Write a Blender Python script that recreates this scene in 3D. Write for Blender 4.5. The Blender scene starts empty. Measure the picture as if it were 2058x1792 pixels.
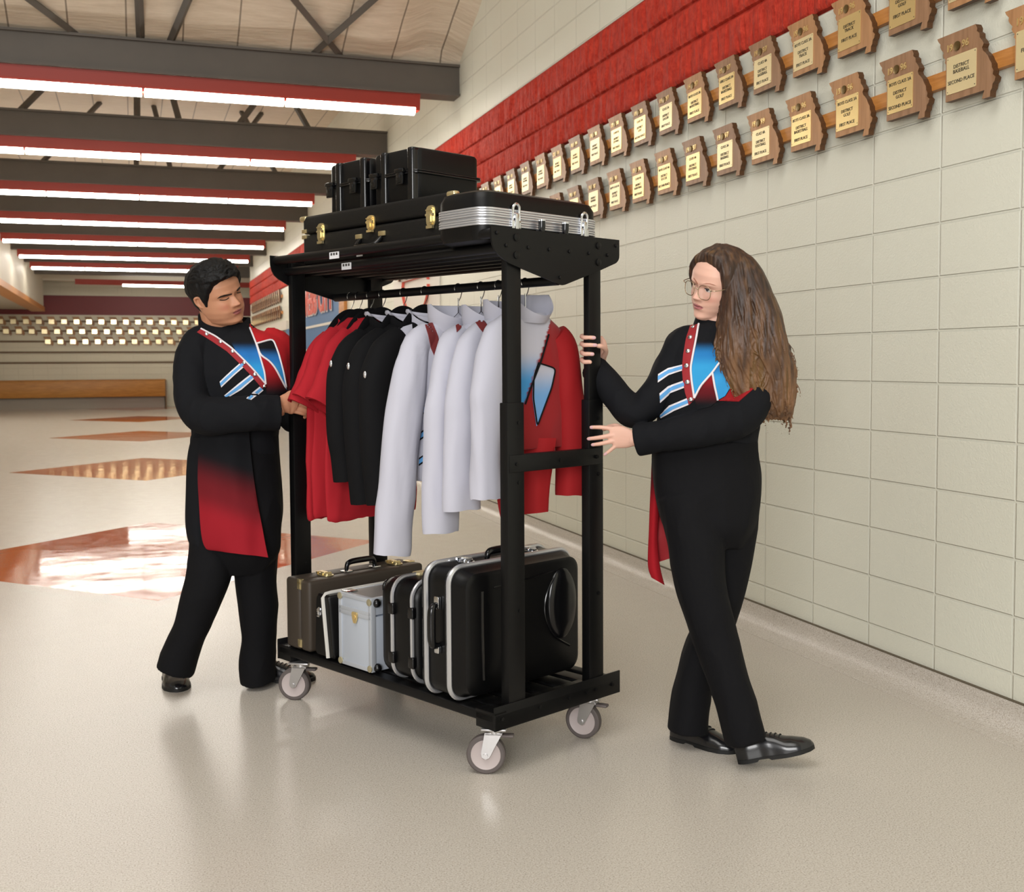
import bpy, bmesh, math, random
from mathutils import Vector, Matrix, noise
from mathutils.bvhtree import BVHTree
import numpy as np
random.seed(7)
SC = bpy.context.scene
COL = SC.collection
PI = math.pi

# ------------------------------------------------------------------ camera
F, CY, PIT, ROL, YAW, H, W, S0 = 2233.28, 846.99, .05327, .005785, .32763, 1.3107, 2.9112, 3.0958

def _axes():
    cy, sy = math.cos(YAW), math.sin(YAW)
    f0 = Vector((sy, cy, 0)); r0 = Vector((cy, -sy, 0)); u0 = Vector((0, 0, 1))
    c, s = math.cos(PIT), math.sin(PIT)
    f = f0 * c - u0 * s; u = u0 * c + f0 * s
    c, s = math.cos(ROL), math.sin(ROL)
    return r0 * c - u * s, r0 * s + u * c, f
CR, CU, CF = _axes()
EYE = Vector((0, 0, H))

def ray(x, y):
    return CR * ((x - 1029) / F) + CU * ((CY - y) / F) + CF

def pt(x, y, d):
    """point of the place seen in that direction at distance d along the view axis"""
    return EYE + ray(x, y) * d

cam_d = bpy.data.cameras.new('camera'); cam = bpy.data.objects.new('camera', cam_d)
COL.objects.link(cam); SC.camera = cam
m = Matrix((CR, CU, -CF)).transposed().to_4x4(); m.translation = EYE
cam.matrix_world = m
cam_d.sensor_width = 36; cam_d.lens = F / 2058 * 36
cam_d.shift_y = -(896 - CY) / 2058
cam_d.clip_end = 200
cam_d.dof.use_dof = True; cam_d.dof.focus_distance = 3.9; cam_d.dof.aperture_fstop = 6.3

# ------------------------------------------------------------------ helpers
def lin(c):
    c = c / 255 if c > 1 else c
    return c / 12.92 if c <= .04045 else ((c + .055) / 1.055) ** 2.4
def rgb(r, g, b):
    return (lin(r), lin(g), lin(b), 1)

def obj(name, bm, mats=None, parent=None, smooth=None):
    if isinstance(bm, bpy.types.Mesh):
        me = bm
    else:
        me = bpy.data.meshes.new(name)
        bmesh.ops.recalc_face_normals(bm, faces=bm.faces)
        bm.to_mesh(me); bm.free()
    o = bpy.data.objects.new(name, me); COL.objects.link(o)
    if mats is not None:
        for q in (mats if isinstance(mats, (list, tuple)) else [mats]): me.materials.append(q)
    if smooth is not None: shade(me, smooth)
    if parent is not None: o.parent = parent
    return o

def shade(me, ang):
    me.polygons.foreach_set('use_smooth', [True] * len(me.polygons))
    if ang < 179:
        me.set_sharp_from_angle(angle=math.radians(ang))

def empty(name, loc=(0, 0, 0), rz=0, label=None, cat=None, group=None, kind=None, parent=None):
    o = bpy.data.objects.new(name, None); COL.objects.link(o)
    o.location = loc; o.rotation_euler = (0, 0, rz); o.empty_display_size = .1
    if parent is not None: o.parent = parent
    tag(o, label, cat, group, kind)
    return o

def tag(o, label=None, cat=None, group=None, kind=None):
    if label: o['label'] = label
    if cat: o['category'] = cat
    if group: o['group'] = group
    if kind: o['kind'] = kind
    return o

def struct(name, bm, mats, smooth=None, parent=None):
    o = obj(name, bm, mats, parent, smooth)
    if parent is None: o['kind'] = 'structure'
    return o

def copy_tree(o, parent=None):
    c = o.copy(); COL.objects.link(c); c.parent = parent
    for ch in list(o.children): copy_tree(ch, c)
    return c

def box(bm, lo, hi, bev=0, seg=2, mi=0, rot=None):
    lo, hi = Vector(lo), Vector(hi)
    M = Matrix.Translation((lo + hi) / 2) @ Matrix.Diagonal((*(hi - lo), 1))
    if rot is not None: M = rot @ M
    r = bmesh.ops.create_cube(bm, size=1, matrix=M)
    vs = r['verts']; fs = {f for v in vs for f in v.link_faces}
    for f in fs: f.material_index = mi
    if bev:
        es = {e for v in vs for e in v.link_edges}
        rr = bmesh.ops.bevel(bm, geom=list(es), offset=bev, segments=seg, affect='EDGES', profile=.5)
        for f in rr['faces']: f.material_index = mi

def rings(bm, rs, closed=True, cap=True, mi=0, loop=False):
    """loft a list of rings (lists of points) into a skin"""
    R = [[bm.verts.new(p) for p in r] for r in rs]
    n = len(R[0]); k = len(R)
    for i in range(k if loop else k - 1):
        A, B = R[i], R[(i + 1) % k]
        for j in range(n if closed else n - 1):
            f = bm.faces.new((A[j], A[(j + 1) % n], B[(j + 1) % n], B[j])); f.material_index = mi
    if cap and closed and not loop:
        for r, s in ((R[0], -1), (R[-1], 1)):
            c = bm.verts.new(sum((v.co for v in r), Vector()) / n)
            for j in range(n):
                q = (r[j], r[(j + 1) % n], c) if s > 0 else (r[(j + 1) % n], r[j], c)
                bm.faces.new(q).material_index = mi
    return R

def frames(path):
    P = [Vector(p) for p in path]; T = []
    for i in range(len(P)):
        a = P[max(0, i - 1)]; b = P[min(len(P) - 1, i + 1)]
        T.append((b - a).normalized())
    up = Vector((0, 0, 1)) if abs(T[0].z) < .9 else Vector((1, 0, 0))
    N = (up - T[0] * up.dot(T[0])).normalized(); out = []
    for t in T:
        N = N - t * N.dot(t)
        N = N.normalized() if N.length > 1e-6 else t.orthogonal().normalized()
        out.append((t, N.copy(), t.cross(N)))
    return P, out

def tube(bm, path, r, n=10, cap=True, mi=0, flat=1, loop=False):
    P, fr = frames(path)
    if not isinstance(r, (list, tuple)): r = [r] * len(P)
    rs = []
    for p, (t, a, b), q in zip(P, fr, r):
        rs.append([p + a * (q * math.cos(2 * PI * j / n)) + b * (q * flat * math.sin(2 * PI * j / n)) for j in range(n)])
    rings(bm, rs, cap=cap, mi=mi, loop=loop)

def cyl(bm, p, q, r, n=20, mi=0, r2=None):
    tube(bm, [p, q], [r, r if r2 is None else r2], n, mi=mi)

def prism(bm, poly, axis, a, b, mi=0):
    """extrude a 2-D polygon; axis is the extrusion axis (0, 1, 2)"""
    def mk(u, v, w):
        return ((w, u, v), (u, w, v), (u, v, w))[axis]
    A = [bm.verts.new(mk(u, v, a)) for u, v in poly]; B = [bm.verts.new(mk(u, v, b)) for u, v in poly]
    n = len(poly)
    for f in ([bm.faces.new(A), bm.faces.new(B[::-1])] + [bm.faces.new((A[j], B[j], B[(j + 1) % n], A[(j + 1) % n])) for j in range(n)]):
        f.material_index = mi

def rrect(u0, v0, u1, v1, r, n=5):
    out = []
    for cx, cy, a0 in ((u1 - r, v1 - r, 0), (u0 + r, v1 - r, 90), (u0 + r, v0 + r, 180), (u1 - r, v0 + r, 270)):
        for k in range(n + 1):
            a = math.radians(a0 + 90 * k / n); out.append((cx + r * math.cos(a), cy + r * math.sin(a)))
    return out

def smoothpath(pts, n=6):
    """Catmull-Rom through points"""
    P = [Vector(p) for p in pts]; out = []
    for i in range(len(P) - 1):
        p0 = P[max(0, i - 1)]; p1 = P[i]; p2 = P[i + 1]; p3 = P[min(len(P) - 1, i + 2)]
        for k in range(n):
            t = k / n
            out.append(.5 * ((2 * p1) + (p2 - p0) * t + (2 * p0 - 5 * p1 + 4 * p2 - p3) * t * t + (3 * p1 - p0 - 3 * p2 + p3) * t ** 3))
    out.append(P[-1]); return out

def text_mesh(body, size, depth=.001, align='CENTER', bold=0):
    c = bpy.data.curves.new('t', 'FONT'); c.body = body; c.size = size; c.extrude = depth; c.offset = bold
    c.align_x = align; c.align_y = 'CENTER'; c.resolution_u = 2
    c.space_line = .95
    o = bpy.data.objects.new('t', c); COL.objects.link(o)
    bpy.context.view_layer.update()
    me = bpy.data.meshes.new_from_object(o.evaluated_get(bpy.context.evaluated_depsgraph_get()))
    bpy.data.objects.remove(o); bpy.data.curves.remove(c)
    me.materials.clear()
    return me

# ------------------------------------------------------------------ materials
class NT:
    def __init__(s, name):
        s.m = bpy.data.materials.new(name); s.m.use_nodes = True
        s.t = s.m.node_tree; s.n = s.t.nodes; s.b = s.n['Principled BSDF']
    def new(s, typ, **kw):
        q = s.n.new(typ)
        for k, v in kw.items():
            if k.startswith('i_'):
                key = k[2:]; q.inputs[int(key) if key.isdigit() else key.replace('_', ' ')].default_value = v
            else: setattr(q, k, v)
        return q
    def ln(s, a, b): s.t.links.new(a, b)
    def math(s, op, a, b=None, clamp=False):
        q = s.n.new('ShaderNodeMath'); q.operation = op; q.use_clamp = clamp
        for i, v in enumerate((a, b)):
            if v is None: continue
            if isinstance(v, (int, float)): q.inputs[i].default_value = v
            else: s.ln(v, q.inputs[i])
        return q.outputs[0]
    def coord(s, kind='Object'): return s.new('ShaderNodeTexCoord').outputs[kind]
    def noise(s, scale, detail=2, rough=.5, vec=None):
        q = s.new('ShaderNodeTexNoise', i_Scale=scale, i_Detail=detail, i_Roughness=rough)
        s.ln(vec if vec is not None else s.coord(), q.inputs['Vector']); return q.outputs['Fac']
    def ramp(s, fac, stops, interp='LINEAR'):
        q = s.new('ShaderNodeValToRGB'); q.color_ramp.interpolation = interp
        e = q.color_ramp.elements
        while len(e) < len(stops): e.new(.5)
        for i, (p, c) in enumerate(stops): e[i].position = p; e[i].color = c
        s.ln(fac, q.inputs[0]); return q.outputs[0]
    def mix(s, fac, a, b, blend='MIX'):
        q = s.new('ShaderNodeMix', data_type='RGBA', blend_type=blend)
        for i, v in ((0, fac), (6, a), (7, b)):
            if isinstance(v, (int, float, tuple)): q.inputs[i].default_value = v
            else: s.ln(v, q.inputs[i])
        return q.outputs[2]
    def bump(s, height, strength=.3, dist=.01):
        q = s.new('ShaderNodeBump', i_Strength=strength, i_Distance=dist)
        s.ln(height, q.inputs['Height']); s.ln(q.outputs[0], s.b.inputs['Normal']); return q
    def sep(s, vec):
        q = s.new('ShaderNodeSeparateXYZ'); s.ln(vec, q.inputs[0]); return q.outputs
    def comb(s, x, y, z):
        q = s.new('ShaderNodeCombineXYZ')
        for i, v in enumerate((x, y, z)):
            if isinstance(v, (int, float)): q.inputs[i].default_value = v
            else: s.ln(v, q.inputs[i])
        return q.outputs[0]

def mat(name, col, rough=.5, metal=0, spec=.5, bump=None, vary=None, coat=0, sheen=0):
    t = NT(name); b = t.b
    b.inputs['Base Color'].default_value = col; b.inputs['Roughness'].default_value = rough
    b.inputs['Metallic'].default_value = metal; b.inputs['Specular IOR Level'].default_value = spec
    if coat: b.inputs['Coat Weight'].default_value = coat; b.inputs['Coat Roughness'].default_value = .08
    if sheen: b.inputs['Sheen Weight'].default_value = sheen; b.inputs['Sheen Roughness'].default_value = .4
    if bump:
        sc, st = bump[:2]
        t.bump(t.noise(sc, 3, .6), st, bump[2] if len(bump) > 2 else .004)
    if vary:
        sc, amt = vary
        k = tuple(min(1, c * (1 + amt)) for c in col[:3]) + (1,); d = tuple(c * (1 - amt) for c in col[:3]) + (1,)
        t.ln(t.ramp(t.noise(sc, 3, .6), [(.3, d), (.7, k)]), b.inputs['Base Color'])
    return t.m

def wood(name, dark, light, scale=6, rough=.4, axis=2, spec=.4):
    t = NT(name); v = t.sep(t.coord())
    st = [14, 14, 14]; st[axis] = 1.2
    vec = t.comb(*[t.math('MULTIPLY', v[i], st[i]) for i in range(3)])
    n = t.noise(scale, 4, .6, vec)
    t.ln(t.ramp(n, [(.3, dark), (.7, light)]), t.b.inputs['Base Color'])
    t.b.inputs['Roughness'].default_value = rough; t.b.inputs['Specular IOR Level'].default_value = spec
    t.bump(n, .08, .002)
    return t.m

def emis(name, col, strength):
    t = NT(name)
    t.b.inputs['Base Color'].default_value = (0, 0, 0, 1)
    t.b.inputs['Emission Color'].default_value = col; t.b.inputs['Emission Strength'].default_value = strength
    return t.m

def mat_floor():
    t = NT('terrazzo'); co = t.coord(); v = t.sep(co)
    n1 = t.noise(210, 1.5, .5, co); n2 = t.noise(330, 1, .5, co); n3 = t.noise(1.3, 2, .5, co)
    def chips(base, a, b, dark):
        c = t.mix(t.ramp(n1, [(.38, (1, 1, 1, 1)), (.44, (0, 0, 0, 1))]), base, a)
        c = t.mix(t.ramp(n1, [(.60, (0, 0, 0, 1)), (.66, (1, 1, 1, 1))]), c, b)
        return t.mix(t.ramp(n2, [(.28, (1, 1, 1, 1)), (.33, (0, 0, 0, 1))]), c, dark)
    cream = chips(rgb(200, 193, 183), rgb(180, 170, 158), rgb(214, 208, 201), rgb(84, 76, 68))
    red = chips(rgb(186, 88, 40), rgb(164, 66, 26), rgb(204, 118, 68), rgb(100, 50, 30))
    ux = t.math('ABSOLUTE', t.math('DIVIDE', t.math('SUBTRACT', v[0], .1), 1.58))
    yy = t.math('DIVIDE', t.math('SUBTRACT', v[1], 8.04), 6.75)
    uy = t.math('MULTIPLY', t.math('ABSOLUTE', t.math('SUBTRACT', yy, t.math('ROUND', yy))), 6.75 / 1.62)
    ins = t.math('LESS_THAN', t.math('ADD', ux, uy), 1.0)
    ins = t.math('MULTIPLY', ins, t.math('GREATER_THAN', v[1], 4.5))
    c = t.mix(ins, cream, red)
    c = t.mix(t.ramp(n3, [(.3, (0, 0, 0, 1)), (.8, (.12, .12, .12, 1))]), c, rgb(188, 180, 164))
    t.ln(c, t.b.inputs['Base Color'])
    r = t.math('ADD', t.math('MULTIPLY', t.noise(9, 2, .5, co), .10), .19)
    t.ln(t.math('SUBTRACT', r, t.math('MULTIPLY', ins, .17)), t.b.inputs['Roughness'])
    t.ln(t.math('ADD', t.math('MULTIPLY', ins, .04), .19), t.b.inputs['Specular IOR Level'])
    t.bump(t.noise(2.2, 2, .5, co), .06, .03)
    return t.m

def mat_block(name, base, swap=False, off=S0):
    t = NT(name); co = t.coord(); v = t.sep(co)
    vec = t.comb(t.math('SUBTRACT', v[0] if swap else v[1], off), v[2], 0)
    br = t.new('ShaderNodeTexBrick', offset=0.0, squash=1.0, i_Scale=1.0, i_Mortar_Size=.0065, i_Mortar_Smooth=.6, i_Bias=0, i_Brick_Width=.4064, i_Row_Height=.2032)
    t.ln(vec, br.inputs['Vector'])
    fac = br.outputs['Fac']
    d = tuple(c * .86 for c in base[:3]) + (1,)
    c = t.mix(t.math('MULTIPLY', fac, .55), base, d)
    c = t.mix(t.ramp(t.noise(.9, 2, .5, co), [(.35, (0, 0, 0, 1)), (.75, (.25, .25, .25, 1))]), c, rgb(204, 196, 176))
    t.ln(c, t.b.inputs['Base Color'])
    t.b.inputs['Roughness'].default_value = .42; t.b.inputs['Specular IOR Level'].default_value = .35
    h = t.math('ADD', t.math('MULTIPLY', t.math('SUBTRACT', 1, fac), 1.0), t.math('MULTIPLY', t.noise(120, 3, .65, co), .42))
    t.bump(h, .75, .006)
    return t.m

M = {}
M['floor'] = mat_floor()
M['block'] = mat_block('painted_block', rgb(223, 223, 208))
M['blockx'] = mat_block('painted_block_end', rgb(224, 217, 194), True, 0)
M['plain'] = mat('cream_paint', rgb(205, 198, 182), .6, bump=(60, .15))
M['maroon'] = mat('maroon_paint', rgb(112, 24, 26), .5)
M['beam'] = mat('grey_beam_paint', rgb(84, 77, 69), .55, vary=(3, .06))
M['truss'] = mat('grey_steel', rgb(88, 82, 75), .5)
M['redpaint'] = mat('red_fixture_paint', rgb(150, 40, 20), .5)
M['tubeglow'] = emis('fluorescent_glow', (1, .95, .85, 1), 30)
M['oak'] = wood('orange_oak', rgb(176, 112, 52), rgb(206, 142, 76), 5, .4, 1)
M['oakx'] = wood('orange_oak_x', rgb(164, 108, 44), rgb(198, 138, 66), 3, .4, 0)
M['railx'] = mat('dark_wood_rail', rgb(112, 88, 58), .5)
M['walnut'] = wood('plaque_wood', rgb(158, 112, 72), rgb(190, 142, 98), 3.0, .45, 1)
M['walnut2'] = wood('plaque_wood_dark', rgb(134, 98, 68), rgb(166, 126, 94), 3.0, .45, 1)
M['burnt'] = wood('burnt_edge', rgb(58, 36, 20), rgb(104, 68, 36), 30, .5, 0)
M['brass'] = mat('brass', rgb(226, 200, 140), .32, .7, bump=(14, .12, .01))
M['brasslt'] = mat('pale_brass', rgb(232, 214, 166), .36, .45, bump=(14, .1, .01))
M['gold'] = mat('gold_hardware', rgb(226, 210, 164), .28, .9)
M['brassfar'] = mat('dull_mirror_brass', rgb(206, 190, 150), .16, 1, bump=(10, .1, .01))
M['ink'] = mat('black_lettering', rgb(40, 34, 26), .5)
M['medal'] = mat('bronze_medal', rgb(120, 100, 62), .35, .9)
M['black'] = mat('black_powder_coat', rgb(8, 8, 9), .44, 0, .3, bump=(300, .08, .001))
M['blackgl'] = mat('black_gloss_plastic', rgb(11, 11, 13), .2, 0, .5)
M['blackpl'] = mat('black_plastic', rgb(9, 9, 10), .38, 0, .28, bump=(140, .06, .001))
M['tolex'] = mat('black_textured_vinyl', rgb(17, 16, 15), .5, 0, .28, bump=(420, .5, .0015))
M['brownvinyl'] = mat('dark_brown_vinyl', rgb(62, 54, 46), .5, 0, .4, bump=(500, .25, .001))
M['chrome'] = mat('chrome', rgb(226, 228, 232), .14, 1)
M['alu'] = mat('brushed_aluminium', rgb(212, 213, 217), .32, .75)
M['palealu'] = mat('pale_aluminium_edge', rgb(186, 191, 198), .4, .25)
M['rivet'] = mat('worn_brass_rivet', rgb(186, 178, 148), .35, .6)
M['silver'] = mat('silver_panel', rgb(196, 204, 216), .42, .3, bump=(60, .05, .001))
M['whitetrim'] = mat('pale_grey_trim', rgb(206, 204, 198), .4)
M['greytop'] = mat('grey_worn_panel', rgb(122, 120, 118), .4, .3)
M['wheel'] = mat('grey_wheel_rubber', rgb(92, 84, 82), .6)
M['hub'] = mat('pinkish_grey_hub', rgb(184, 172, 170), .5)
M['zinc'] = mat('zinc_plate', rgb(196, 194, 194), .34, .85)
M['paper'] = mat('white_paper', rgb(226, 226, 230), .6)
M['blue'] = mat('blue_board', rgb(66, 110, 158), .5)
M['signred'] = mat('sign_red', rgb(214, 92, 76), .5)
M['white'] = mat('white_board', rgb(222, 216, 206), .5)
M['greydoor'] = mat('grey_door_paint', rgb(98, 100, 98), .5)
# ------------------------------------------------------------------ the setting
def mat_split():
    t = NT('split_face_red'); co = t.coord(); v = t.sep(co)
    vec = t.comb(0, t.math('MULTIPLY', v[1], 34), t.math('MULTIPLY', v[2], 5))
    n = t.noise(1.0, 4, .6, vec); n2 = t.noise(24, 4, .7, co)
    row = t.math('FRACT', t.math('DIVIDE', t.math('SUBTRACT', v[2], 2.8348), .2032))
    ed = t.math('MINIMUM', row, t.math('SUBTRACT', 1, row))
    jo = t.ramp(ed, [(0, (0, 0, 0, 1)), (.06, (1, 1, 1, 1))])
    h = t.math('ADD', t.math('MULTIPLY', n, 1.1), t.math('MULTIPLY', n2, .5))
    h = t.math('MULTIPLY', h, jo)
    t.ln(t.ramp(n2, [(.3, rgb(164, 40, 28)), (.7, rgb(206, 68, 50))]), t.b.inputs['Base Color'])
    t.b.inputs['Roughness'].default_value = .7; t.b.inputs['Specular IOR Level'].default_value = .18
    t.bump(h, .8, .02)
    return t.m
M['split'] = mat_split()

bm = bmesh.new(); box(bm, (-9, -5, -.1), (6.5, 38, 0)); struct('floor', bm, M['floor'])
bm = bmesh.new(); box(bm, (W, -5, 0), (W + .25, 29.6, 8)); struct('wall_right', bm, M['block'])
bm = bmesh.new(); box(bm, (-9, 36.2, 0), (6.5, 36.4, 5)); struct('wall_back', bm, M['blockx'])
bm = bmesh.new(); box(bm, (-9.2, -5, 0), (-9, 36.2, 5)); struct('wall_left', bm, M['plain'])
# the far end of the corridor opens to the right behind the block wall
bm = bmesh.new(); box(bm, (6.5, 29, 0), (6.7, 36.2, 5)); struct('wall_far_right', bm, M['plain'])
# header over the open left side, with a timber edge, and the lobby ceiling behind it
XL = -2.4
bm = bmesh.new(); box(bm, (XL - .3, 10.5, 2.96), (XL, 34.6, 4.95)); struct('wall_header', bm, M['plain'])
bm = bmesh.new(); box(bm, (XL - .32, 10.5, 2.84), (XL + .03, 34.6, 2.97)); struct('trim_1', bm, M['oak'])
bm = bmesh.new(); box(bm, (-9, 10.5, 2.97), (XL - .3, 36.2, 3.05)); struct('ceiling_lobby', bm, M['plain'])
bm = bmesh.new(); box(bm, (-9, 10.45, 2.97), (XL - .001, 10.6, 4.95)); struct('wall_lobby_front', bm, M['plain'])
# maroon band on the back wall
bm = bmesh.new(); box(bm, (-9, 36.17, 2.82), (6.5, 36.2, 3.40)); struct('trim_2', bm, M['maroon'])
# split-faced band of three red courses on the right wall
bm = bmesh.new()
ys = [2.4 + i * .009 for i in range(900)] + [10.5 + i * .04 for i in range(478)]
zs = [2.8348 + k * .2032 / 8 for k in range(25)]
grid = []
for k, z in enumerate(zs):
    row = []
    for y in ys:
        e = (k % 8) in (0,)
        d = .004 if e else .016 + .006 * noise.noise((y * 6, z * 3, 0)) + .011 * (1 - 2.4 * abs(noise.noise((y * 15, z * 2.2, k // 8 * 5)))) + .006 * noise.noise((y * 40, z * 9, 4))
        row.append(bm.verts.new((W - max(.003, d), y, z)))
    grid.append(row)
for k in range(len(zs) - 1):
    for i in range(len(ys) - 1):
        bm.faces.new((grid[k][i], grid[k][i + 1], grid[k + 1][i + 1], grid[k + 1][i]))
for row in (grid[0], grid[-1]):
    b = [bm.verts.new((W + .01, v.co.y, v.co.z)) for v in row]
    for i in range(len(row) - 1): bm.faces.new((row[i], row[i + 1], b[i + 1], b[i]))
struct('trim_3', bm, M['split'], 60)
# terrazzo cove at the foot of the right wall
prof = [(W + .02, .1107), (W - .012, .1107), (W - .014, .085)]
for k in range(9):
    a = PI / 2 * k / 8; prof.append((W - .014 - .07 * (1 - math.cos(a)), .078 - .072 * math.sin(a)))
prof += [(W - .13, .0015), (W - .13, -.02), (W + .02, -.02)]
bm = bmesh.new(); prism(bm, prof, 1, -5, 29.6)
struct('baseboard_right', bm, M['floor'], 40)
# caulk line where block meets cove
bm = bmesh.new(); box(bm, (W - .0135, -5, .1095), (W + .01, 29.6, .1135)); struct('trim_4', bm, mat('dark_joint', rgb(96, 86, 70), .8))

# ceiling: deck over the corridor and the wrapped slope that rises towards the atrium
def mat_deck():
    t = NT('insulated_deck'); co = t.coord(); v = t.sep(co)
    wv = t.noise(3, 4, .6, t.comb(t.math('MULTIPLY', v[0], 1.2), t.math('MULTIPLY', v[1], 9), v[2]))
    rib = t.math('FRACT', t.math('MULTIPLY', v[0], 2.2))
    line = t.math('LESS_THAN', rib, .03)
    t.ln(t.mix(line, t.ramp(wv, [(.3, rgb(206, 190, 168)), (.7, rgb(222, 208, 188))]), rgb(140, 126, 110)), t.b.inputs['Base Color'])
    t.b.inputs['Roughness'].default_value = .55
    t.bump(wv, .4, .03)
    return t.m
M['deck'] = mat_deck()
bm = bmesh.new(); box(bm, (-9, 10.15, 4.95), (6.5, 38, 5.05)); struct('ceiling', bm, M['deck'])
bm = bmesh.new()
N = 60
g = []
for i in range(N + 1):
    r = []
    for j in range(41):
        x = -9 + (W + 9.02) * i / N; s = j / 40
        y = 10.05 - 2.6 * s; z = 4.06 + 1.3 * s
        z += .03 * noise.noise((x * 1.4, y * 3, 0)) + (.05 * math.sin(x * 2.1) * math.sin(PI * s))
        if x > 2.3: z += .10 * math.sin((x - 2.3) / .6 * PI) * (1 if s > .02 else 0)
        r.append(bm.verts.new((x, y, z)))
    g.append(r)
for i in range(N):
    for j in range(40): bm.faces.new((g[i][j], g[i + 1][j], g[i + 1][j + 1], g[i][j + 1]))
struct('ceiling_slope', bm, M['deck'], 80)
bm = bmesh.new(); box(bm, (-9, -5, 7.9), (W, 8.0, 8.0)); struct('ceiling_atrium', bm, M['plain'])

# steel beams, light fittings, roof bracing
BY = [9.99, 13.08, 16.25, 19.45, 22.6, 25.75, 28.75]
for i, y in enumerate(BY):
    bm = bmesh.new(); x0 = XL if i else -9
    zb, zt = 3.765, 4.05
    prism(bm, [(y, zb), (y + .22, zb), (y + .22, zb + .022), (y + .14, zb + .022), (y + .14, zt - .022), (y + .22, zt - .022), (y + .22, zt), (y, zt), (y, zt - .022), (y + .025, zt - .022), (y + .025, zb + .022), (y, zb + .022)], 0, x0, W)
    struct('roof_beam', bm, M['beam'])
# a last beam set askew near the far end
bm = bmesh.new(); R_ = Matrix.Rotation(math.radians(-6), 4, 'Z'); box(bm, (XL, 31.6, 3.70), (W + .2, 31.9, 4.05)); struct('roof_beam', bm, M['beam'])
bm = bmesh.new(); box(bm, (XL, 34.4, 3.72), (6.5, 34.7, 4.95)); struct('wall_far_header', bm, M['plain'])

def light(loc, rz, label, nt=4, L=1.19, lit=None):
    e = empty('ceiling_light', loc, rz, label, 'light', 'fluorescent lights under the beams')
    half = nt * L / 2
    bm = bmesh.new()
    prism(bm, [(-.075, .175), (.075, .175), (.062, .075), (.05, .03), (-.05, .03), (-.062, .075)], 0, -half - .03, half + .03)
    obj('housing', bm, M['redpaint'], e)
    for k in range(nt):
        if lit and k not in lit: continue
        bm = bmesh.new(); x0 = -half + k * L + .012
        prof = [(.058 * math.cos(a), .045 + .05 * math.sin(a)) for a in [PI * 2 * q / 16 for q in range(16)]]
        prism(bm, prof, 0, x0, x0 + L - .024)
        obj('light_tube', bm, M['tubeglow'], e, 50)
    return e
names = ['nearest red ceiling light under the closest beam', 'second red ceiling light from the front', 'third red ceiling light, ending beside the black box cases', 'fourth red ceiling light from the front', 'fifth red ceiling light, whose left end shows', 'sixth red ceiling light, meeting the black-haired head', 'seventh red ceiling light, last of the level row']
for i, y in enumerate(BY):
    light((.13, y + .11, 3.592), 0, names[i])
light((.95, 33.2, 3.50), math.radians(3.5), 'tilted red ceiling light at the far end above the maroon band', 4, 1.2, (1, 2))

k = 0
for yb in (9.99, 13.08, 16.25):
    for x0, x1, zt in ((-3.2, -1.9, 4.95), (-1.1, -.35, 4.95), (.55, .35, 4.95), (1.2, 1.85, 4.95), (2.0, 1.55, 4.95), (.1, .12, 4.95)):
        if yb < 10: zt, yo = 4.62, -.95
        else: yo = .9
        bm = bmesh.new(); a = Vector((x1 if yb < 10 else x0, yb + .11, 4.04)); b = Vector((x0 if yb < 10 else x1, yb + .11 + yo * (.9 if yb < 10 else .3), zt))
        if yb < 10: b = Vector((x0, yb - .75, 4.36))
        tube(bm, [a, b], .035, 4); struct('roof_brace', bm, M['truss'])
# ------------------------------------------------------------------ the rolling rack
CT = math.radians(25.4); CO = (1.0464, 3.2591, 0)
def child(name, mats, parent, fn, smooth=40):
    bm = bmesh.new(); fn(bm); return obj(name, bm, mats, parent, smooth)

rack = empty('garment_rack', CO, CT, 'tall black steel garment rack on casters loaded with instrument cases and uniforms', 'garment rack')
PXA, PXB = (.070, .132), (.452, .512)     # posts, across
YN, YF = (.008, .034), (1.212, 1.238)     # posts, near and far end
RL = 1.246
for ys_ in (YN, YF):
    for xs_ in (PXA, PXB):
        def post(bm, xs_=xs_, ys_=ys_):
            box(bm, (xs_[0], ys_[0], .158), (xs_[1], ys_[1], 1.70), .003)
        p = child('post', M['black'], rack, post)
        def slv(bm, xs_=xs_, ys_=ys_):
            box(bm, (xs_[0] - .006, ys_[0] - .005, .205), (xs_[1] + .006, ys_[1] + .005, 1.184), .003)
            for z in (1.12, .93, .52):
                cyl(bm, ((xs_[0] + xs_[1]) / 2 + .012, ys_[0] - .008, z), ((xs_[0] + xs_[1]) / 2 + .012, ys_[0], z), .006, 10)
        child('post_sleeve', M['black'], p, slv)
for y0 in (0.0, 1.156):
    def beam(bm, y0=y0):
        yo, yi = (0, .09) if y0 == 0 else (RL, RL - .09)
        lo, hi = min(yo, yi), max(yo, yi)
        box(bm, (0, lo, .155), (.6, hi, .205), .002)
        e0, e1 = (0, .006) if y0 == 0 else (RL - .006, RL)
        box(bm, (-.002, e0, .154), (.602, e1, .232), .002)
        box(bm, (-.002, lo, .205), (.05, hi, .214), .002)
        for x in (.03, .2, .34, .43, .475, .56):
            cyl(bm, (x, -.004 if y0 == 0 else RL, .19), (x, 0 if y0 == 0 else RL + .004, .19), .006, 10)
    child('end_beam', M['black'], rack, beam)
for x0, x1, zt in ((.0, .055, .209), (.075, .155, .205), (.175, .255, .205), (.275, .355, .205), (.375, .455, .205), (.475, .54, .205), (.555, .6, .209)):
    child('deck_slat', M['black'], rack, lambda bm: box(bm, (x0, .005, zt - .034), (x1, RL - .005, zt), .008, 3))
child('cross_bar', M['black'], rack, lambda bm: [box(bm, (.07, YN[0] - .008, .963), (.512, YN[1] - .005, 1.019), .003)] + [cyl(bm, (x, YN[0] - .013, .99), (x, YN[0] - .007, .99), .006, 10) for x in (.1, .3, .48)])
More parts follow.
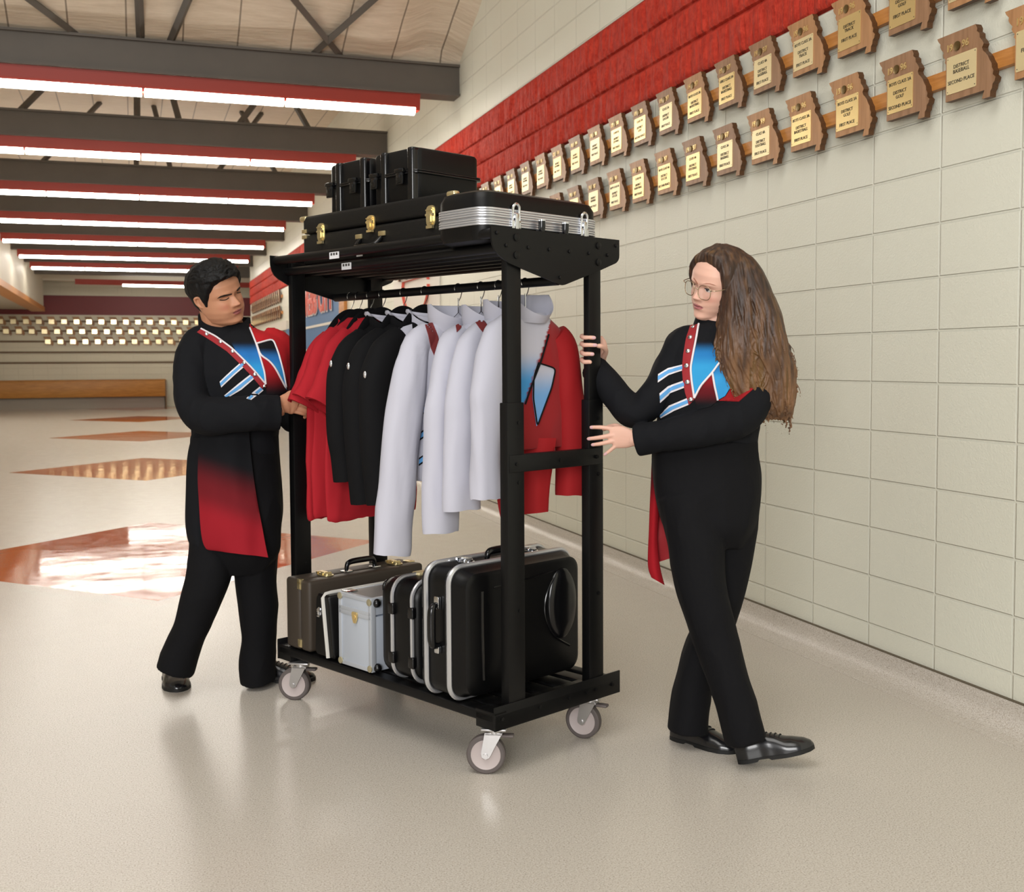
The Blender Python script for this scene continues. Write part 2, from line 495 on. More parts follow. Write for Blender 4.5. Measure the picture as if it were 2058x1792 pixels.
child('cross_bar', M['black'], rack, lambda bm: box(bm, (.07, YF[0] + .005, .963), (.512, YF[1] + .008, 1.019), .003))
pr = [(-.005, 1.727), (.597, 1.727), (.597, 1.672)]
for k in range(6):
    a = math.radians(k * 14); pr.append((.557 + .04 * math.cos(a), 1.672 - .03 * math.sin(a)))
pr += [(.503, 1.620), (.325, 1.5625), (.313, 1.5605), (.300, 1.5625), (.07, 1.618), (.03, 1.638)]
for k in range(5):
    a = math.radians(200 - k * 20); pr.append((.04 + .045 * math.cos(a), 1.66 - .018 + .03 * math.cos(math.radians(k * 22)) * -1 + .06 * k / 5))
pr = pr[:-5] + [(.012, 1.652), (.002, 1.668), (-.004, 1.690)]
for e in (0, 1):
    y0 = -.002 if e == 0 else RL - .004
    def brk(bm):
        prism(bm, pr, 1, y0, y0 + .006)
        yy, d = (y0, -.004) if e == 0 else (y0 + .006, .004)
        for x, z, r in ((.018, 1.708, .006), (.578, 1.706, .006), (.058, 1.672, .006), (.155, 1.672, .006), (.25, 1.672, .006), (.345, 1.672, .006), (.44, 1.672, .006), (.535, 1.672, .006), (.30, 1.585, .006), (.102, 1.70, .012), (.102, 1.645, .012), (.488, 1.70, .012), (.488, 1.645, .012)):
            tube(bm, [(x, yy, z), (x, yy + d, z), (x, yy + d * 1.5, z)], [r, r, r * .5], 14)
    child('end_bracket', M['black'], rack, brk, 30)
for x, z, r in ((.018, 1.708, .0165), (.578, 1.706, .0165), (.07, 1.668, .0155), (.155, 1.668, .0155), (.25, 1.668, .0155), (.345, 1.668, .0155), (.44, 1.668, .0155), (.535, 1.668, .0155)):
    child('shelf_tube', M['black'], rack, lambda bm: cyl(bm, (x, .004, z), (x, RL - .004, z), r, 20))
child('hanging_rod', M['black'], rack, lambda bm: cyl(bm, (.297, .004, 1.575), (.297, RL - .004, 1.575), .0155, 20))
# bar-code stickers on the front tubes
for z, dy in ((1.700, 0), (1.664, .01)):
    xx = .0008 if z > 1.69 else .0535
    def stk(bm):
        box(bm, (xx - .0015, .80, z - .014), (xx + .001, .857, z + .010))
    s_ = child('sticker', [M['paper']], rack, stk)
    def bars(bm):
        for q in range(3):
            for w_ in range(4): box(bm, (xx - .0022, .807 + q * .016 + w_ * .0028, z - .002), (xx - .0014, .8086 + q * .016 + w_ * .0028, z + .007))
    child('printing', M['ink'], s_, bars)

def caster(x, y, ang):
    c = empty('caster', (x, y, 0), ang, parent=rack)
    R_ = .0625
    def whl(bm):
        pr_ = [(-.016, .048), (-.016, .058), (-.012, .0625), (.012, .0625), (.016, .058), (.016, .048)]
        rs = [[Vector((u, v * math.cos(2 * PI * k / 40) + .028, v * math.sin(2 * PI * k / 40) + R_)) for u, v in pr_] for k in range(40)]
        rings(bm, rs, cap=False, loop=True)
    child('wheel', M['wheel'], c, whl)
    def hub(bm):
        for s in (-1, 1):
            pr_ = [(.0145, .050), (.0165, .047), (.0150, .044), (.0150, .016), (.019, .013), (.019, .004)]
            rs = [[Vector((s * u, .028 + v * math.cos(2 * PI * k / 40), R_ + v * math.sin(2 * PI * k / 40))) for k in range(40)] for u, v in pr_]
            rings(bm, rs)
    child('hub', M['hub'], c, hub)
    def fork(bm):
        box(bm, (-.04, -.04, .147), (.04, .04, .154), .002)
        cyl(bm, (0, 0, .134), (0, 0, .147), .026, 20)
        for s in (-1, 1):
            prism(bm, [(-.026, .136), (.03, .136), (.042, .07), (.040, .058), (.028, .050), (.016, .056)] , 0, s * .021, s * .0245)
            cyl(bm, (s * .0245, .028, R_), (s * .029, .028, R_), .008, 12)
        box(bm, (-.0245, -.026, .128), (.0245, .03, .137), .002)
    child('fork', M['zinc'], c, fork)
    child('brake_pedal', M['wheel'], c, lambda bm: box(bm, (-.014, -.062, .118), (.014, -.02, .128), .004))
    return c
caster(.045, .05, math.radians(40)); caster(.045, 1.15, math.radians(36)); caster(.505, .05, math.radians(20)); caster(.505, 1.15, math.radians(15))

# ------------------------------------------------------------------ instrument cases
def cworld(x, y, z):
    c, s = math.cos(CT), math.sin(CT); return (CO[0] + x * c - y * s, CO[1] + x * s + y * c, z)
def case(name, x, y, z, label, cat='case', rz=0):
    return empty(name, cworld(x, y, z), CT + rz, label, cat)

def latch(bm, w=.05, h=.075, t=.012):
    """a draw latch in the x = 0 plane, facing -x, upright"""
    prism(bm, rrect(-w / 2, -h / 2, w / 2, h / 2, w * .35, 4), 0, -t * .4, 0)
    prism(bm, rrect(-w * .36, -h * .42, w * .36, h * .44, w * .3, 4), 0, -t, -t * .4)
    prism(bm, rrect(-w * .2, -h * .34, w * .2, h * .1, w * .1, 3), 0, -t * 1.35, -t)
    box(bm, (-t * 1.5, -w * .3, h * .24), (-t * .4, w * .3, h * .3))
    box(bm, (-t * 1.2, -w * .34, -h * .6), (-t * .2, w * .34, -h * .46))
    cyl(bm, (-t * .7, -w * .44, h * .05), (-t * .7, w * .44, h * .05), t * .5, 8)
def place(bm, fn, Mx):
    b = bmesh.new(); fn(b); b.transform(Mx)
    me = bpy.data.meshes.new('x'); b.to_mesh(me); b.free(); bm.from_mesh(me); bpy.data.meshes.remove(me)
def T(x, y, z): return Matrix.Translation((x, y, z))
def RZ(a): return Matrix.Rotation(math.radians(a), 4, 'Z')
def RX(a): return Matrix.Rotation(math.radians(a), 4, 'X')
def RY(a): return Matrix.Rotation(math.radians(a), 4, 'Y')
def handle(bm, L=.13, out=.035, r=.009):
    """carry handle along y, standing out towards -x"""
    p = smoothpath([(0, -L / 2, 0), (-out * .7, -L / 2 + .004, 0), (-out, -L / 2 + .02, 0), (-out * 1.05, 0, 0), (-out, L / 2 - .02, 0), (-out * .7, L / 2 - .004, 0), (0, L / 2, 0)], 5)
    tube(bm, p, [r * (.75 + .45 * math.sin(PI * k / (len(p) - 1))) for k in range(len(p))], 10)
def inset(name, mats, parent, fn, Mx, smooth=40):
    return child(name, mats, parent, lambda bm: place(bm, fn, Mx), smooth)

# 1 long flat case on the shelf
ZS = 1.684
c = case('instrument_case', .085, .29, ZS, 'long black textured case with brass latches lying across the top shelf')
LC, DC, HC = .865, .36, .190
child('base', M['tolex'], c, lambda bm: box(bm, (0, 0, 0), (DC, LC, .118), .012, 3))
child('lid', M['tolex'], c, lambda bm: box(bm, (0, 0, .121), (DC, LC, HC), .012, 3))
for y in (.095, .735): inset('latch', M['gold'], c, lambda b: latch(b, .046, .07, .010), T(-.001, y, .118))
inset('latch', M['brass'], c, lambda b: latch(b, .042, .055), T(-.001, .425, .125))
hd = child('handle', M['blackgl'], c, lambda bm: place(bm, lambda b: handle(b, .125, .04, .011), T(-.004, .43, .07) @ RY(-50)))
for y in (.362, .498): child('handle_mount', M['gold'], hd, lambda bm: box(bm, (-.008, y - .02, .074), (0, y + .02, .092), .003))
for z0 in (.104, .126): child('end_hinge', M['gold'], c, lambda bm: box(bm, (-.0025, LC - .028, z0), (.03, LC + .0025, z0 + .014), .001))
for y in (0, LC): child('corner_cap', M['gold'], c, lambda bm: [box(bm, (x0, y - .022, HC - .02), (x0 + .03, y + .022, HC + .002), .009, 3) for x0 in (-.002, DC - .028)])
tg = child('paper_tag', M['paper'], c, lambda bm: box(bm, (-.016, .462, .010), (-.015, .498, .05)))
# 2 black case with aluminium band
c = case('instrument_case', -.005, .035, ZS, 'black case with wide ribbed aluminium band on the near end of the top shelf')
PA = rrect(0, 0, .545, .235, .055, 7)
def slab(bm, poly, z0, z1, bot=0, top=0, mi=0):
    n = len(poly); cx = sum(p[0] for p in poly) / n; cy = sum(p[1] for p in poly) / n
    def ring(off, z):
        return [Vector((p[0] - off * (1 if p[0] > cx else -1) * min(1, abs(p[0] - cx) / .1), p[1] - off * (1 if p[1] > cy else -1) * min(1, abs(p[1] - cy) / .1), z)) for p in poly]
    L = []
    if bot: L += [ring(bot * (1 - math.sin(a)), z0 + bot * (1 - math.cos(a))) for a in (0, .5, 1.05)] if False else [ring(bot, z0), ring(bot * .3, z0 + bot * .3), ring(0, z0 + bot)]
    else: L.append(ring(0, z0))
    if top: L += [ring(0, z1 - top), ring(top * .3, z1 - top * .3), ring(top, z1)]
    else: L.append(ring(0, z1))
    rings(bm, L, mi=mi)
child('shell', M['blackpl'], c, lambda bm: (slab(bm, PA, 0, .062, .022, 0), slab(bm, PA, .062, .165, 0, .03)), 40)
def band(bm):
    z = .052
    for k in range(8):
        h = .0075 if k != 3 else .004
        PB = [(p[0] + (.004 if k != 3 else .002) * (1 if p[0] > .27 else -1), p[1] + (.004 if k != 3 else .002) * (1 if p[1] > .117 else -1)) for p in PA]
        slab(bm, PB, z, z + h - .0009, .0015, .0015); z += h
child('metal_band', M['alu'], c, band, 30)
for x in (.135, .455):
    def clasp(b):
        p = smoothpath([(0, -.014, -.045), (-.004, -.014, .02), (-.006, -.010, .034), (-.006, 0, .040), (-.006, .010, .034), (-.004, .014, .02), (0, .014, -.045)], 5)
        tube(b, p, .0045, 8)
        box(b, (-.008, -.02, -.04), (0, .02, -.012), .003); box(b, (-.006, -.017, -.006), (0, .017, .012), .002)
        box(b, (-.012, -.008, -.05), (-.004, .008, .01), .003)
    inset('clasp', M['chrome'], c, clasp, T(x, -.004, .085) @ RZ(90))
def h2(b):
    for y in (-.055, .055): tube(b, [(-.002, y, -.03), (-.02, y, -.03), (-.022, y, -.012), (-.022, y, .006)], .012, 12)
    box(b, (-.032, -.06, -.045), (-.012, .06, -.03), .006, 3)
hh = inset('handle', M['blackgl'], c, h2, T(.29, -.002, .072) @ RZ(90))
for s in (-1, 1): child('handle_mount', M['chrome'], hh, lambda bm: cyl(bm, (.29 + s * .055, -.024, .0775), (.29 + s * .055, -.024, .082), .012, 14))
# 3, 4 black plastic box cases standing on the long case
def boxcase(x, y, lab):
    c = case('box_case', x, y, ZS + HC + .001, lab)
    LY, DX = .262, .315
    P = rrect(0, 0, DX, LY, .03, 6)
    P2 = rrect(.006, .006, DX - .006, LY - .006, .03, 6)
    child('base', M['blackpl'], c, lambda bm: slab(bm, P2, 0, .098, .006, 0), 40)
    child('lid', M['blackpl'], c, lambda bm: slab(bm, P2, .106, .188, 0, .012), 40)
    child('rim', M['blackgl'], c, lambda bm: (slab(bm, rrect(-.004, -.004, DX + .004, LY + .004, .03, 6), .096, .103, .002, .002), slab(bm, rrect(-.004, -.004, DX + .004, LY + .004, .03, 6), .104, .109, .002, .002)), 40)
    # broad vertical ribs at the front edge
    child('rib', M['blackgl'], c, lambda bm: [place(bm, lambda b: slab(b, rrect(-.006, y0, .05, y0 + .035, .012, 5), 0, .186, .004, .01), T(0, 0, 0)) for y0 in (.012, .165)], 40)
    for yy in (.078, .225):
        inset('latch', M['blackgl'], c, lambda b: (box(b, (-.014, -.024, -.004), (0, .024, .012), .004), box(b, (-.011, -.019, -.045), (-.002, .019, 0), .003), box(b, (-.013, -.010, -.04), (-.01, .010, -.012), .002)), T(-.003, yy, .106))
    return c
boxcase(.135, .527, 'near black plastic box case atop the long case, beside aluminium banded one')
boxcase(.135, .803, 'far black plastic box case atop the long case, left of its twin')

# bottom deck cases, standing on edge
ZD = .2155
c = case('instrument_case', .0, 1.022, ZD, 'dark brown vinyl case with gold hinges at the far end of the lower deck')
child('shell', M['brownvinyl'], c, lambda bm: (box(bm, (0, 0, 0), (.56, .064, .272), .014, 4), box(bm, (0, .066, 0), (.56, .162, .272), .014, 4)))
for z0 in (.012, .235): child('end_hinge', M['gold'], c, lambda bm: box(bm, (-.0025, .052, z0), (.012, .078, z0 + .03), .001))
child('end_hinge', M['gold'], c, lambda bm: box(bm, (-.0025, .052, .255), (.012, .078, .2745), .001))
for x in (.12, .46): inset('latch', M['gold'], c, lambda b: latch(b, .045, .07, .01), T(x, .065, .273) @ RY(90) @ RX(90))
hd = inset('handle', M['blackgl'], c, lambda b: handle(b, .14, .038, .010), T(.29, .066, .272) @ RY(90) @ RX(90))
for s in (-1, 1): child('handle_mount', M['chrome'], hd, lambda bm: box(bm, (.29 + s * .07 - .02, .05, .271), (.29 + s * .07 + .02, .082, .279), .003))
child('corner_cap', M['gold'], c, lambda bm: box(bm, (.53, .058, .262), (.562, .1, .2745), .003))

c = case('instrument_case', .012, .872, ZD, 'black case with one pale trim strip between the brown and silver cases')
def tap(bm, y0, y1, y0t, y1t, z1, x1, b=.02):
    rs = []
    for s in range(2):
        x = 0 if s == 0 else x1
        P = rrect(0, 0, 1, 1, .12, 4)
        rs.append([Vector((x, (y0 + (y1 - y0) * u) * (1 - v) + (y0t + (y1t - y0t) * u) * v, z1 * v)) for u, v in P])
    inn = [[Vector((x_, p.y * .9 + (y0 + y1) / 2 * .1, p.z * .94 + z1 * .03)) for p in r] for r, x_ in zip(rs, (-.008, x1 + .008))]
    rings(bm, [inn[0], rs[0], rs[1], inn[1]])
child('shell', M['blackpl'], c, lambda bm: tap(bm, -.005, .125, .022, .112, .235, .5), 40)
def trim2(bm):
    p = [(-.010, .032, .004), (-.010, .045, .1), (-.010, .058, .2), (-.009, .062, .222), (.004, .063, .236), (.03, .063, .238), (.25, .063, .238), (.49, .063, .238)]
    tube(bm, p, .0085, 8)
child('trim_strip', M['whitetrim'], c, trim2)
inset('latch', M['chrome'], c, lambda b: latch(b, .022, .032, .008), T(-.008, .084, .17))

c = case('flight_case', .004, .640, ZD, 'silver panelled flight case with corner balls between two black cases')
SW, SH, SD = .192, .262, .36
def pan(bm):
    box(bm, (0, 0, 0), (SD, SW, .196), .002); box(bm, (0, 0, .202), (SD, SW, SH), .002)
child('body', M['silver'], c, pan)
child('edge_trim', M['palealu'], c, lambda bm: [box(bm, (-.003, y0, 0), (.018, y0 + .018, SH), .002) for y0 in (-.003, SW - .015)] + [box(bm, (-.003, 0, z0), (.018, SW, z0 + .016), .002) for z0 in (0, .186, .2, SH - .014)] + [box(bm, (0, y0, SH - .012), (SD, y0 + .016, SH + .003), .002) for y0 in (-.002, SW - .014)])
child('top_panel', M['greytop'], c, lambda bm: box(bm, (.012, .012, SH - .002), (SD - .01, SW - .012, SH + .0015)))
for y0 in (.008, SW - .008):
    for z0 in (.012, SH - .012):
        child('corner_rivet', M['rivet'], c, lambda bm: tube(bm, [(-.002, y0, z0), (-.006, y0, z0), (-.0075, y0, z0)], [.013, .012, .004], 14))
for z0 in (.014, SH - .016): child('corner_ball', M['blackgl'], c, lambda bm: bmesh.ops.create_uvsphere(bm, u_segments=14, v_segments=10, radius=.016, matrix=T(.022, -.004, z0)))
def btf(b): prism(b, [(-.016, .012), (-.012, .018), (.012, .018), (.016, .012), (.013, -.006), (.006, -.022), (-.006, -.022), (-.013, -.006)], 0, -.005, 0); cyl(b, (-.007, 0, 0), (-.004, 0, 0), .009, 12)
inset('latch', M['brass'], c, btf, T(-.004, SW * .47, .186))
child('handle', M['blackgl'], c, lambda bm: place(bm, lambda b: handle(b, .12, .03, .007), T(.19, SW / 2, SH) @ RY(90) @ RX(90)))
child('top_hinge', M['chrome'], c, lambda bm: box(bm, (.004, SW - .05, SH), (.05, SW - .006, SH + .007), .003))

c = case('drum_case', .0, .385, ZD + .008, 'black round-backed case with two silver rims and black clips, left of the biggest case')
def roundcase(bm):
    rs = []
    for y, s in ((0, .90), (.012, .97), (.03, 1), (.165, 1), (.19, .97), (.205, .88)):
        P = rrect(0, 0, .40, .345, .06, 6)
        rs.append([Vector((.20 + (u - .20) * s, y, .1725 + (v - .1725) * s)) for u, v in P])
    rings(bm, rs)
child('shell', M['blackpl'], c, roundcase, 40)
for y in (.018, .125):
    P = [(u - .0, y, v) for u, v in rrect(-.003, -.001, .403, .348, .062, 7)]
    r_ = child('metal_rim', M['alu'], c, lambda bm: tube(bm, P, .0075, 8, loop=True))
    for z0 in (.075, .245): child('clip', M['blackgl'], r_, lambda bm: box(bm, (-.014, y - .015, z0 - .02), (.004, y + .015, z0 + .02), .006, 3))
    child('top_latch', M['brasslt'], r_, lambda bm: box(bm, (.10, y - .02, .343), (.15, y + .02, .356), .005, 3))

c = case('instrument_case', -.03, .112, ZD + .011, 'biggest black case, silver rimmed, at the near end of the lower deck')
LB, HB, TB = .555, .422, .215
def big(bm):
    rs = []
    for y, s in ((-.002, .80), (.0, .86), (.004, .90), (.03, .93), (.045, .985), (.06, 1), (.17, 1), (.20, .98), (.212, .9), (.214, .86)):
        P = rrect(0, 0, LB, HB, .05, 7)
        rs.append([Vector((LB / 2 + (u - LB / 2) * (1 - (1 - s) * .5), y, HB / 2 + (v - HB / 2) * (1 - (1 - s) * .62))) for u, v in P])
    rings(bm, rs)
child('shell', M['blackpl'], c, big, 40)
# raised bell bulge on the broad face
def bulge(bm):
    rs = []
    for s, y in ((1, .004), (.97, -.006), (.88, -.012), (.6, -.015)):
        rs.append([Vector((.452 + .072 * s * math.cos(a), y, .255 + .125 * s * math.sin(a))) for a in [2 * PI * k / 40 for k in range(40)]])
    rings(bm, rs)
    tube(bm, smoothpath([(.13, 0, .355), (.28, -.001, .362), (.41, -.002, .372), (.425, -.004, .362), (.395, -.004, .33), (.37, -.004, .28), (.37, -.004, .22), (.41, -.004, .15), (.49, -.002, .10)], 6), .004, 8)
    tube(bm, smoothpath([(.08, 0, .35), (.08, 0, .2), (.085, 0, .06)], 6), .006, 8)
child('moulding', M['blackgl'], c, bulge, 40)
for y in (.065, .178):
    P = [(u, y, v) for u, v in rrect(-.004, -.003, LB + .004, HB + .004, .053, 8)]
    child('metal_rim', M['alu'], c, lambda bm: (tube(bm, P, .009, 8, flat=1.0, loop=True)))
    P3 = [(u, y + .015, v) for u, v in rrect(-.002, -.002, LB + .002, HB + .002, .053, 8)]
    child('rim_gasket', M['blackgl'], c, lambda bm: tube(bm, P3, .006, 6, loop=True))
hd = child('handle', M['blackgl'], c, lambda bm: place(bm, lambda b: handle(b, .135, .03, .012), T(-.002, .118, .235) @ RX(90)))
for z in (.155, .30): child('handle_mount', M['chrome'], hd, lambda bm: box(bm, (-.014, .106, z - .012), (0, .130, z + .03 if z > .2 else z + .012), .004))
for x in (.12, .42): inset('latch', M['chrome'], c, lambda b: latch(b, .04, .06, .011), T(x, .12, HB + .002) @ RY(90) @ RX(90))
child('top_handle', M['blackgl'], c, lambda bm: place(bm, lambda b: handle(b, .13, .026, .011), T(.28, .12, HB) @ RY(90) @ RX(90)))
# ------------------------------------------------------------------ plaques on the walls
MO = [(0, 1), (.66, 1), (.69, .94), (.685, .90), (.73, .86), (.735, .80), (.775, .75), (.80, .70), (.775, .655), (.79, .61), (.835, .565), (.87, .52), (.90, .455), (.935, .40), (.94, .345), (.965, .30), (.955, .25), (1.0, .205), (.985, .155), (.955, .125), (.945, .07), (.92, .04), (.915, -.035), (.785, -.035), (.80, .02), (.825, .075), (.165, .075), (.165, .60), (.14, .63), (.155, .67), (.125, .70), (.105, .745), (.12, .775), (.075, .83), (.055, .87), (.06, .91), (.02, .955)]
PWD, PHT, PTH = .300, .262, .026
def plaque_mesh():
    bm = bmesh.new()
    # local frame: x to the viewer's right, y up, z out of the wall
    A = [bm.verts.new((u * PWD, v * PHT, 0)) for u, v in MO]; B = [bm.verts.new((u * PWD, v * PHT, PTH)) for u, v in MO]
    bm.faces.new(B).material_index = 0; bm.faces.new(A[::-1]).material_index = 1
    n = len(MO)
    for j in range(n): bm.faces.new((A[j], A[(j + 1) % n], B[(j + 1) % n], B[j])).material_index = 1
    me = bpy.data.meshes.new('plaque_body'); bm.normal_update(); bm.to_mesh(me); bm.free(); return me
PM = []
for w_ in ('walnut', 'walnut2'):
    me = plaque_mesh(); me.materials.append(M[w_]); me.materials.append(M['burnt']); PM.append(me)
def plate_mesh():
    bm = bmesh.new()
    prism(bm, rrect(.185 * PWD, .165 * PHT, .69 * PWD, .68 * PHT, .004, 3), 2, PTH - .001, PTH + .002)
    for f in bm.faces: f.material_index = 0
    # gently buckled sheet: subdivide front
    for u in (.205, .67):
        for v in (.20, .65):
            r = bmesh.ops.create_circle(bm, cap_ends=True, segments=8, radius=.0022, matrix=T(u * PWD, v * PHT, PTH + .0024))
            for f in {f for q in r['verts'] for f in q.link_faces}: f.material_index = 1
    me = bpy.data.meshes.new('plate'); bmesh.ops.recalc_face_normals(bm, faces=bm.faces); bm.to_mesh(me); bm.free(); return me
PL = []
for w_ in ('brass', 'brasslt', 'brassfar'):
    me = plate_mesh(); me.materials.append(M[w_]); me.materials.append(M['ink']); PL.append(me)
bm = bmesh.new(); tube(bm, [(.36 * PWD, .80 * PHT, PTH - .001), (.36 * PWD, .80 * PHT, PTH + .004), (.36 * PWD, .80 * PHT, PTH + .005)], [.017, .017, .012], 20)
MED = bpy.data.meshes.new('medal'); bm.to_mesh(MED); bm.free(); MED.materials.append(M['medal']); shade(MED, 40)
TXT = {}
def lettering(kind, body, size, bold=0):
    if (kind, body) not in TXT:
        me = text_mesh(body, size, .0006 if kind == 't' else .0015, bold=bold)
        me.materials.append(M['ink'] if kind == 't' else M['brass']); TXT[kind, body] = me
    return TXT[kind, body]
PROT = Matrix(((0, 0, -1), (-1, 0, 0), (0, 1, 0))).to_4x4()   # local x -> -Y, y -> +Z, z -> -X on the right wall
def plaque(Mw, label, group, text, year, i, parts=2):
    e = bpy.data.objects.new('mounted_plaque', PM[i % 2] if parts == 0 else PM[i % 2]); COL.objects.link(e)
    e.matrix_world = Mw; tag(e, label, 'plaque', group)
    if parts < 1: 
        return e
    p = bpy.data.objects.new('name_plate', PL[(i * 5 + i // 3) % 2] if parts > 1 else PL[2]); COL.objects.link(p); p.parent = e
    if parts > 1:
        t = bpy.data.objects.new('lettering', lettering('t', text, .0190)); COL.objects.link(t); t.parent = p
        t.location = (.4375 * PWD, .42 * PHT, PTH + .0024)
        md = bpy.data.objects.new('medallion', MED); COL.objects.link(md); md.parent = e
        for s, q in ((0, year[:2]), (1, year[2:])):
            d = bpy.data.objects.new('year_digit', lettering('d', q, .036, .0006)); COL.objects.link(d); d.parent = e
            d.location = ((.23 if s == 0 else .50) * PWD, .80 * PHT, PTH + .0015)
    return e
LOW = {-3: ('FIRST PLACE', '1996', 'partly cut off at the right frame edge'), -2: ('DISTRICT\nBASEBALL\n\nSECOND PLACE', '1996', 'reading baseball second place'),
       -1: ('BOYS CLASS 3A\n\nDISTRICT\nGOLF\n\nSECOND PLACE', '1996', 'reading golf second place'), 0: ('BOYS CLASS 3A\n\nDISTRICT\nGOLF\n\nFIRST PLACE', '1996', 'reading golf first place'),
       1: ('BOYS CLASS 3A\n\nDISTRICT\nBASKETBALL\n\nFIRST PLACE', '1996', 'dated 1996 reading basketball first place'), 2: ('CLASS 4A\n\nDISTRICT\nFOOTBALL\n\nFIRST PLACE', '1999', 'with a bright silvery football plate'),
       3: ('CLASS 3A\n\nDISTRICT\nBASEBALL\n\nFIRST PLACE', '1997', 'dated 1997 reading baseball first place'), 4: ('CLASS 4A\n\nDISTRICT\nFOOTBALL\n\nFIRST PLACE', '1997', 'dated 1997 reading football first place'),
       5: ('BOYS CLASS 4A\n\nDISTRICT\nSOCCER\n\nSECOND PLACE', '1997', 'dated 1997 reading soccer'), 6: ('CLASS 4A\n\nDISTRICT\nBASKETBALL\n\nFIRST PLACE', '1998', 'dated 1998 reading basketball'),
       7: ('BOYS CLASS 4A\n\nDISTRICT\nSOCCER\n\nFIRST PLACE', '1998', 'dated 1998 reading soccer first place'), 8: ('DISTRICT\nSOFTBALL\n\nFIRST PLACE', '1997', 'touching the aluminium banded case'),
       9: ('DISTRICT\nGOLF\n\nFIRST PLACE', '1997', 'half hidden behind the aluminium banded case'), 10: ('DISTRICT\nGOLF\n\nFIRST PLACE', '1997', 'whose top alone rises over the aluminium banded case')}
UPP = {-3: ('FIRST PLACE', '1996', 'cut by the top right frame corner'), -2: ('FIRST PLACE', '1996', 'second from the right, mostly above the frame'), -1: ('DISTRICT\nGOLF\n\nFIRST PLACE', '1996', 'third from the right, top cut off'),
       0: ('DISTRICT\nTRACK\n\nFIRST PLACE', '1996', 'fourth from the right'), 1: ('BOYS CLASS 3A\n\nDISTRICT\nTRACK\n\nFIRST PLACE', '1996', 'above the golf first place one'),
       2: ('CLASS 4A\n\nDISTRICT\nBASEBALL\n\nFIRST PLACE', '1997', 'reading baseball first place'), 3: ('GIRLS CLASS 3A\n\nDISTRICT\nBASKETBALL\n\nFIRST PLACE', '1997', 'reading girls basketball first place'),
       4: ('BOYS CLASS 3A\n\nDISTRICT\nBASKETBALL\n\nFIRST PLACE', '1997', 'reading boys basketball first place'), 5: ('CLASS 3A\n\nDISTRICT\nSOCCER\n\nFIRST PLACE', '1997', 'gleaming, left of boys basketball'),
       6: ('CLASS 4A\n\nDISTRICT\nGOLF\n\nSECOND PLACE', '1998', 'reading second place'), 7: ('CLASS 3A\n\nDISTRICT\nSOFTBALL\n\nFIRST PLACE', '1998', 'reading softball first place')}
ORD = ['', 'first', 'second', 'third', 'fourth', 'fifth', 'sixth', 'seventh', 'eighth', 'ninth', 'tenth', 'eleventh', 'twelfth']
def pm_right(y, z): return T(W - .0278, y, z) @ PROT
for k in range(-3, 18):
    y = 4.137 + .3376 * k
    if k in UPP: tx, yr, lb = UPP[k]; lab = 'state-shaped wooden plaque in the upper row, ' + lb
    else:
        tx, yr = 'DISTRICT\nFOOTBALL\n\nFIRST PLACE', ['1999', '2000', '1998'][k % 3]
        lab = 'state-shaped wooden upper row plaque, %s to the left of the softball one' % ORD[k - 7] if k < 13 else 'state-shaped wooden plaque in the upper row, tip just above the banded case'
    plaque(pm_right(y, 2.569), lab, 'upper row plaques on the right wall', tx, yr, k * 3 % 5 + (k % 2))
for k in list(range(-3, 11)) + list(range(20, 26)):
    y = 4.146 + .3397 * k
    if k in LOW: tx, yr, lb = LOW[k]; lab = 'state-shaped wooden plaque in the lower row, ' + lb
    else: tx, yr, lab = '', '', 'wooden plaque of the lower row glimpsed between shelf and hanging rod'
    plaque(pm_right(y, 2.238), lab, 'lower row plaques on the right wall' if k < 11 else 'lower row plaques seen under the shelf', tx, yr, k * 2 % 5, 2 if k < 11 else 1)
def strip(y0, y1, z, lab):
    bm = bmesh.new(); box(bm, (W - .028, y0, z - .03), (W - .001, y1, z + .03), .002); tag(obj('mounting_rail', bm, M['oak']), lab, 'rail')
strip(2.4, 10.2, 2.69, 'orange oak rail behind the upper row of plaques on the near wall')
strip(2.4, 13.0, 2.355, 'orange oak rail behind the lower row of plaques on the near wall')
for z, lab in ((2.569, 'upper'), (2.238, 'lower')):
    for k in range(17):
        plaque(pm_right(23.42 + k * .34, z), 'wooden plaque seen edge-on in the %s row beyond the rack, beside the black-haired head' % lab, 'far %s plaques on the right wall' % lab, '', '', k % 3, 1)
    strip(23.0, 29.2, z + .117, 'oak rail behind the far %s plaques on the right wall' % lab)
# rows on the far back wall
PB = Matrix(((1, 0, 0), (0, 0, -1), (0, 1, 0))).to_4x4()
for r, (z, x0, x1) in enumerate(((2.50, -5.25, 2.2), (2.205, -5.1, 2.2), (1.90, -2.55, 2.2))):
    n = int((x1 - x0) / .352)
    for k in range(n):
        plaque(T(x0 + k * .352, 36.2 - .028, z) @ PB, 'small state-shaped plaque in the %s row on the far back wall' % ['top', 'middle', 'bottom'][r], 'back wall plaques, %s row' % ['top', 'middle', 'bottom'][r], '', '', (k + r) % 2, 1)
for z, x0, x1, lab in ((2.62, -6, 2.3, 'behind the top row of small plaques'), (2.33, -6, 2.3, 'behind the middle row of small plaques'), (2.015, -6, 2.3, 'behind the bottom row of small plaques'), (1.69, -6, 2.3, 'empty, just below the bottom row of small plaques'), (1.375, -6, 2.3, 'empty, lowest, well above the long bench')):
    bm = bmesh.new(); box(bm, (x0, 36.172, z - .028), (x1, 36.199, z + .028)); tag(obj('mounting_rail', bm, M['railx']), 'dark wood rail on the back wall, ' + lab, 'rail')

